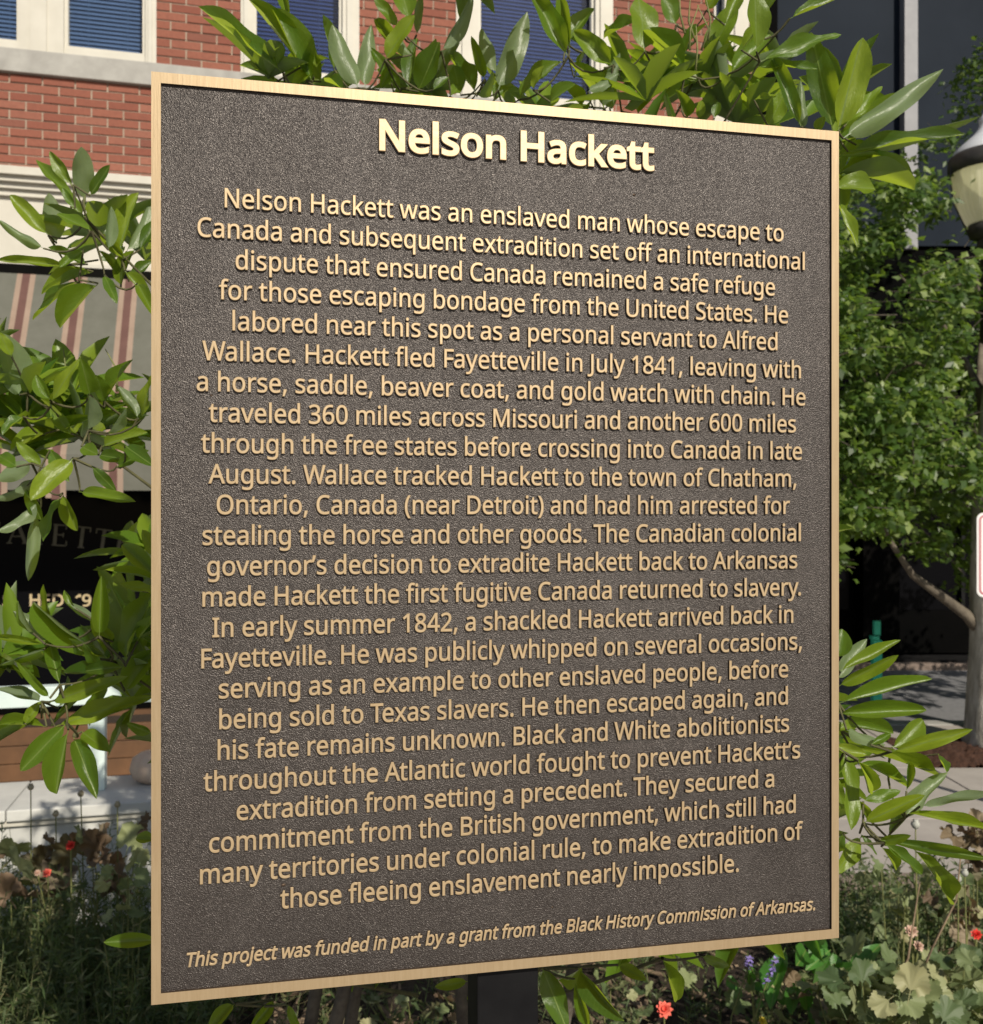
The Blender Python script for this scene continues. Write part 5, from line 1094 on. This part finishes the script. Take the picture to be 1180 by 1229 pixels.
def leafy_plant(name, label, cat, px, py0, py1, Y, spread, nleaf, size, meshes, group=None, base_z=.09):
    """stems fan out from the base and carry single leaves between the two picture heights"""
    b0 = P(px, 0, Y); b0.z = base_z
    root = tag(empty(name, b0), label, cat, group)
    st = MB()
    for i in range(nleaf):
        z = r4.uniform(P(px, py1, Y).z, P(px, py0, Y).z)
        q = Vector((r4.gauss(0, .5) * spread, r4.gauss(0, .4) * spread, z - base_z))
        d = Vector((q.x * 2 + r4.uniform(-.3, .3), r4.uniform(-.6, .3), r4.uniform(-.2, .5))).normalized()
        s = size * r4.uniform(.65, 1.25)
        o = link('leaf', r4.choice(meshes), root)
        place_leaf(o, q, q + d * s, s * r4.uniform(.8, 1.1) * (.4 if meshes is broad else 1), rand_n())
        if i % 3 == 0: st.tube([Vector((q.x * .15, q.y * .15, -.02)), Vector((q.x * .7, q.y * .7, q.z * .55)), q], [.0022, .0019, .0014], 5, False)
    st.build('stem', M_twig, root)
    return root
def blossom(m, c_, r_, seed, layers=3, petals=9):
    rr = random.Random(seed)
    for l in range(layers):
        for k in range(petals):
            a = 2 * math.pi * (k + .5 * l) / petals
            e = .15 + .42 * l
            d = Vector((math.cos(a) * math.cos(e), math.sin(a) * math.cos(e), math.sin(e)))
            add_leaf_to(m, c_, c_ + d * r_ * (1 - .14 * l) * rr.uniform(.9, 1.1), r_ * .62, Vector((0, 0, 1)) - d * .2, .2, -.15)
def flower(name, label, cat, px, py, Y, r_, petalmat, group=None, tilt=(0, -.5), base=None):
    h = P(px, py, Y); b0 = Vector((h.x + r4.uniform(-.04, .04), h.y + r4.uniform(0, .06), .09))
    root = tag(empty(name, b0), label, cat, group)
    q = h - b0
    m = MB(); blossom(m, Vector((0, 0, 0)), r_, int(px)); o = m.build('petals', petalmat, root); o.location = q; o.rotation_euler = (R(50), 0, R(r4.uniform(-30, 30)))
    s = MB(); s.tube([(0, 0, -.02), (q.x * .4, q.y * .3, q.z * .6), q], [.003, .0025, .002], 6, False); s.build('stem', M_twig, root)
    return root
def seedhead(label, px, py, pyb, Y, r_, mat=M_pod, group='dry seed heads on thin stems above the white wall'):
    h = P(px, py, Y); low = P(px + r4.uniform(-6, 10), pyb, Y); b0 = Vector((low.x, Y, .09))
    root = tag(empty('seed_head', b0), label, 'seed head', group)
    q = h - b0
    m = MB(); m.lathe([(0.0, -r_), (r_ * .6, -r_ * .8), (r_, 0), (r_ * .9, r_ * .6), (r_ * .45, r_ * .9), (r_ * .7, r_ * 1.15), (0, r_ * 1.2)], 14, (q.x, q.y, q.z), .1, 7); m.build('pod', mat, root)
    s = MB(); s.tube([(0, 0, -.02), (q.x * .5, 0, q.z * .5), (q.x, 0, q.z - r_)], [.0026, .0022, .0016], 6, False); s.build('stem', M_twig, root)

# left side of the bed
for lab, px, py in (('tall dry seed head leftmost against the white wall', 37, 945), ('short green seed head left of centre against the white wall', 67, 977), ('tall dry seed head in the middle of the white wall', 97, 953), ('dry seed head nearest the plaque edge against the white wall', 141, 966)):
    seedhead(lab, px, py, 1060, 2.75, .0085)
leafy_plant('lobed_leaf_plant', 'dark lobed leaf plant with withered brown leaves near the plaque left edge', 'plant', 125, 985, 1075, 2.7, .10, 17, .075, lobb + lob[:1])
leafy_plant('lobed_leaf_plant', 'brown withered leaf plant behind the upper red flower', 'plant', 72, 1005, 1060, 2.8, .07, 9, .08, lobb)
leafy_plant('lobed_leaf_plant', 'green lobed leaf plant at the far left below the white coping', 'plant', 22, 1015, 1100, 2.7, .10, 14, .08, [lob[1], lob[2], lobb[0]])
leafy_plant('lobed_leaf_plant', 'low pale green plant touching the plaque left edge', 'plant', 155, 1035, 1110, 2.5, .08, 14, .05, lob)
flower('red_flower', 'upper red bloom among dark leaves left of the plaque', 'flower', 85, 1015, 2.6, .014, M_red)
flower('red_flower', 'lower coral red bloom left of the plaque', 'flower', 57, 1048, 2.55, .013, M_coral)
flower('pink_flower', 'faded pink bloom beside the lower coral bloom', 'flower', 45, 1048, 2.6, .010, M_pinkpetal)
# feathery herbs as uncountable ground cover
def herbs(name, zones, mat, seed):
    r_ = random.Random(seed); m = MB()
    for (x0, x1, y0, y1, n, h0, h1, ll, lw, dens) in zones:
        for i in range(n):
            b0 = Vector((r_.uniform(x0, x1), r_.uniform(y0, y1), .07)); h = r_.uniform(h0, h1)
            lean = Vector((r_.gauss(0, .28), r_.gauss(0, .25), 1)).normalized() * h
            bend = Vector((r_.gauss(0, .15), r_.gauss(0, .15), 0)) * h
            pr = None
            side = Vector((.0011, 0, 0))
            for k in range(5):
                t = k / 4; p = b0 + lean * t + bend * t * t
                if pr is not None: m.add([pr - side, pr + side, p + side * .7, p - side * .7], [(0, 1, 2, 3)])
                pr = p
            for k in range(dens):
                t = r_.uniform(.25, 1); p = b0 + lean * t + bend * t * t
                d = Vector((r_.uniform(-1, 1), r_.uniform(-1, 1), r_.uniform(-.1, .9))).normalized(); l = ll * r_.uniform(.5, 1.3)
                x = d.cross(Vector((r_.uniform(-1, 1), r_.uniform(-1, 1), r_.uniform(-1, 1)))).normalized() * lw * r_.uniform(.6, 1.3)
                m.add([p, p + d * l * .5 + x, p + d * l, p + d * l * .5 - x], [(0, 1, 2, 3)])
    return tag(m.build(name, mat, None), label=None, kind='stuff')
herbs('ground_cover', [(-1.5, -.8, 2.3, 3.05, 420, .34, .56, .032, .0028, 34), (-2.1, -1.4, 2.6, 3.2, 260, .22, .42, .032, .0028, 30), (1.1, 2.2, 2.3, 3.4, 420, .22, .40, .035, .0050, 26), (-2.0, -.75, 1.9, 3.1, 1500, .10, .40, .035, .0022, 24), (-1.2, -.6, 1.7, 2.3, 200, .1, .3, .03, .002, 22),
      (-.8, 1.15, 2.0, 3.3, 620, .05, .20, .03, .003, 20), (1.0, 2.3, 2.2, 3.6, 700, .10, .30, .03, .0045, 22)], M_herb, 3)
M_grass = leaf_mat('grass_blade', [(0.03, 0.075, 0.02), (0.06, 0.13, 0.035), (0.10, 0.19, 0.06)], (0.06, 0.12, 0.04), (0.15, 0.3, 0.05), 0.5, 0.25, island=True, veins=False)
M_straw = leaf_mat('straw_strand', [(0.16, 0.15, 0.06), (0.26, 0.22, 0.11), (0.12, 0.15, 0.05)], (0.16, 0.15, 0.08), (0.3, 0.28, 0.12), 0.6, 0.25, island=True, veins=False)
sw = MB()
for i in range(750):
    zone = r4.choice(((-1.9, -.75, 1.95, 2.9, .36), (-1.9, -.75, 1.95, 2.9, .30), (1.05, 2.1, 2.1, 3.1, .32), (-.6, 1.0, 2.1, 3.0, .12)))
    c0 = Vector((r4.uniform(zone[0], zone[1]), r4.uniform(zone[2], zone[3]), .08)); hh = zone[4] * r4.uniform(.6, 1.35); d = Vector((r4.gauss(0, .55), r4.gauss(0, .4), 1)).normalized()
    bnd = Vector((r4.gauss(0, .5), r4.gauss(0, .3), -.2)) * hh; pts = [c0 + d * hh * t + bnd * t * t for t in (0, .25, .5, .75, 1)]
    sw.tube(pts, [.0016, .0014, .0012, .0009, .0005], 3, False)
tag(sw.build('dry_strands', M_straw, None), kind='stuff')
gr = MB()
for i in range(1500):
    c0 = Vector((r4.uniform(1.10, 1.42), r4.uniform(2.75, 3.35), .08)); h = r4.uniform(.12, .30); d = Vector((r4.gauss(0, .35), r4.gauss(0, .3), 1)).normalized()
    bnd = Vector((r4.gauss(0, .4), r4.gauss(0, .3), -.25)) * h; pr = None; sd = Vector((r4.uniform(-1, 1), r4.uniform(-1, 1), 0)).normalized() * .0022
    for k in range(4):
        t = k / 3; p = c0 + d * h * t + bnd * t * t
        if pr is not None: gr.add([pr - sd * (1 - t * .7), pr + sd * (1 - t * .7), p + sd * (1 - t), p - sd * (1 - t)], [(0, 1, 2, 3)])
        pr = p
tag(gr.build('grass', M_grass, None), kind='stuff')
# bark chips and dry twigs
ch = MB()
for i in range(2600):
    p = Vector((r4.uniform(-1.8, 2.4), r4.uniform(1.7, 3.75), .105 + r4.uniform(-.01, .02))); a = r4.uniform(0, 3.14); l, w_ = r4.uniform(.008, .035), r4.uniform(.003, .008)
    d = Vector((math.cos(a), math.sin(a), r4.uniform(-.4, .4))) * l; x = Vector((-math.sin(a), math.cos(a), 0)) * w_; u = Vector((0, 0, .004))
    ch.add([p - d - x, p + d - x, p + d + x, p - d + x, p - d - x + u, p + d - x + u, p + d + x + u, p - d + x + u], [(4, 5, 6, 7), (0, 1, 5, 4), (1, 2, 6, 5), (2, 3, 7, 6), (3, 0, 4, 7)])
tag(ch.build('bark_chips', M_chip, None), kind='stuff')
# below the plaque
leafy_plant('broad_leaf_plant', 'bright green broad leaf plant under the plaque lower right corner', 'plant', 985, 1135, 1205, 2.5, .09, 16, .13, broad)
leafy_plant('small_leaf_plant', 'low green leafy plant with yellow buds below the plaque', 'plant', 915, 1165, 1225, 2.5, .12, 22, .045, lob + broad[:1])
leafy_plant('small_leaf_plant', 'patch of small green leaves between the post and the coral bloom', 'plant', 735, 1180, 1228, 2.6, .12, 18, .04, lob)
leafy_plant('small_leaf_plant', 'patch of small leaves left of the black post under the plaque', 'plant', 500, 1190, 1228, 2.7, .18, 24, .045, lob + lobb[:1])
flower('coral_flower', 'coral red bloom below the plaque right of its black post', 'flower', 797, 1212, 2.3, .021, M_coral)
def spike(label, px, py0, px1, py1, Y):
    a = P(px, py0, Y); b = P(px1, py1, Y); b0 = Vector((b.x - .06, Y, .09)); root = tag(empty('flower_spike', b0), label, 'flower')
    m = MB()
    for k in range(46):
        t = r4.random(); p = b.lerp(a, t) - b0
        d = Vector((r4.uniform(-1, 1), r4.uniform(-1, 1), r4.uniform(-.3, .6))).normalized()
        add_leaf_to(m, p, p + d * .012, .007, Vector((0, 0, 1)))
    m.build('florets', M_purple, root)
    s = MB(); s.tube([(0, 0, -.02), (b - b0) * .6 + Vector((-.02, 0, 0)), b - b0, a - b0], [.0025, .002, .0016, .001], 6, False); s.build('stem', M_twig, root)
spike('violet flower spike below the plaque, the larger and nearer one', 932, 1150, 920, 1180, 2.4)
spike('small dark violet flower spike below the plaque, left of the larger one', 900, 1150, 898, 1162, 2.5)
flower('yellow_flower', 'small yellow bloom at the bottom edge under the plaque', 'flower', 915, 1226, 2.4, .012, M_yellow)
# right side of the bed
leafy_plant('lobed_leaf_plant', 'large pale green lobed leaf plant in the lower right corner', 'plant', 1070, 1165, 1235, 2.2, .13, 60, .058, lob)
leafy_plant('lobed_leaf_plant', 'dusty green lobed leaf plant at the right edge bottom', 'plant', 1145, 1140, 1232, 2.35, .14, 46, .055, lob)
leafy_plant('lobed_leaf_plant', 'dark brown leaf plant high at the right edge', 'plant', 1172, 985, 1045, 2.7, .07, 14, .06, lobb)
leafy_plant('lobed_leaf_plant', 'withered stalky plant around the pale seed pods at right', 'plant', 1140, 1040, 1130, 2.7, .12, 24, .055, lobb + lob)
leafy_plant('lobed_leaf_plant', 'tall pale green herb beside the grass tuft at right', 'plant', 1078, 1040, 1130, 2.7, .08, 26, .04, lob)
leafy_plant('lobed_leaf_plant', 'dark low lobed leaf plant in the shade below the grass tuft', 'plant', 1020, 1180, 1232, 2.4, .12, 26, .06, lob[:1] + lobb[:1])
for lab, px, py, r_ in (('pale seed pod on a stem just below the lowest magnolia branch', 1099, 990, .011), ('pale pod in the stalky plant at right, the left one of a pair', 1150, 1055, .009), ('bluish pod in the stalky plant at right, the right one of a pair', 1158, 1048, .009)):
    seedhead(lab, px, py, 1120, 2.5, r_, mottled('pale_pod', (.30, .31, .27), (.48, .48, .44), 60, .7, .1), None)
flower('pink_flower', 'salmon pink bud above the lower right lobed leaves', 'flower', 1094, 1118, 2.3, .016, M_pinkpetal)
flower('pink_flower', 'pale pink bud below the salmon one in the right bed', 'flower', 1102, 1136, 2.3, .014, M_pinkpetal)
flower('red_flower', 'deep red bloom at the right edge of the bed', 'flower', 1172, 1122, 2.4, .014, M_red)
for lab, pts in (('long straw coloured stalk leaning across the right bed', [(1098, 1190), (1118, 1140), (1148, 1080), (1154, 1020)]), ('reddish curved stalk rising from the pale lobed leaves at right', [(1072, 1190), (1090, 1150), (1096, 1110), (1104, 1060)])):
    q = [P(a, b, 2.25) for a, b in pts]; b0 = Vector((q[0].x, q[0].y, .09)); root = tag(empty('dry_stalk', b0), lab, 'stalk')
    m = MB(); m.tube([Vector((-.02, 0, -.02))] + [v - b0 for v in q], [.003, .003, .0028, .0022, .0015], 6, False); m.build('stem', M_chip, root)
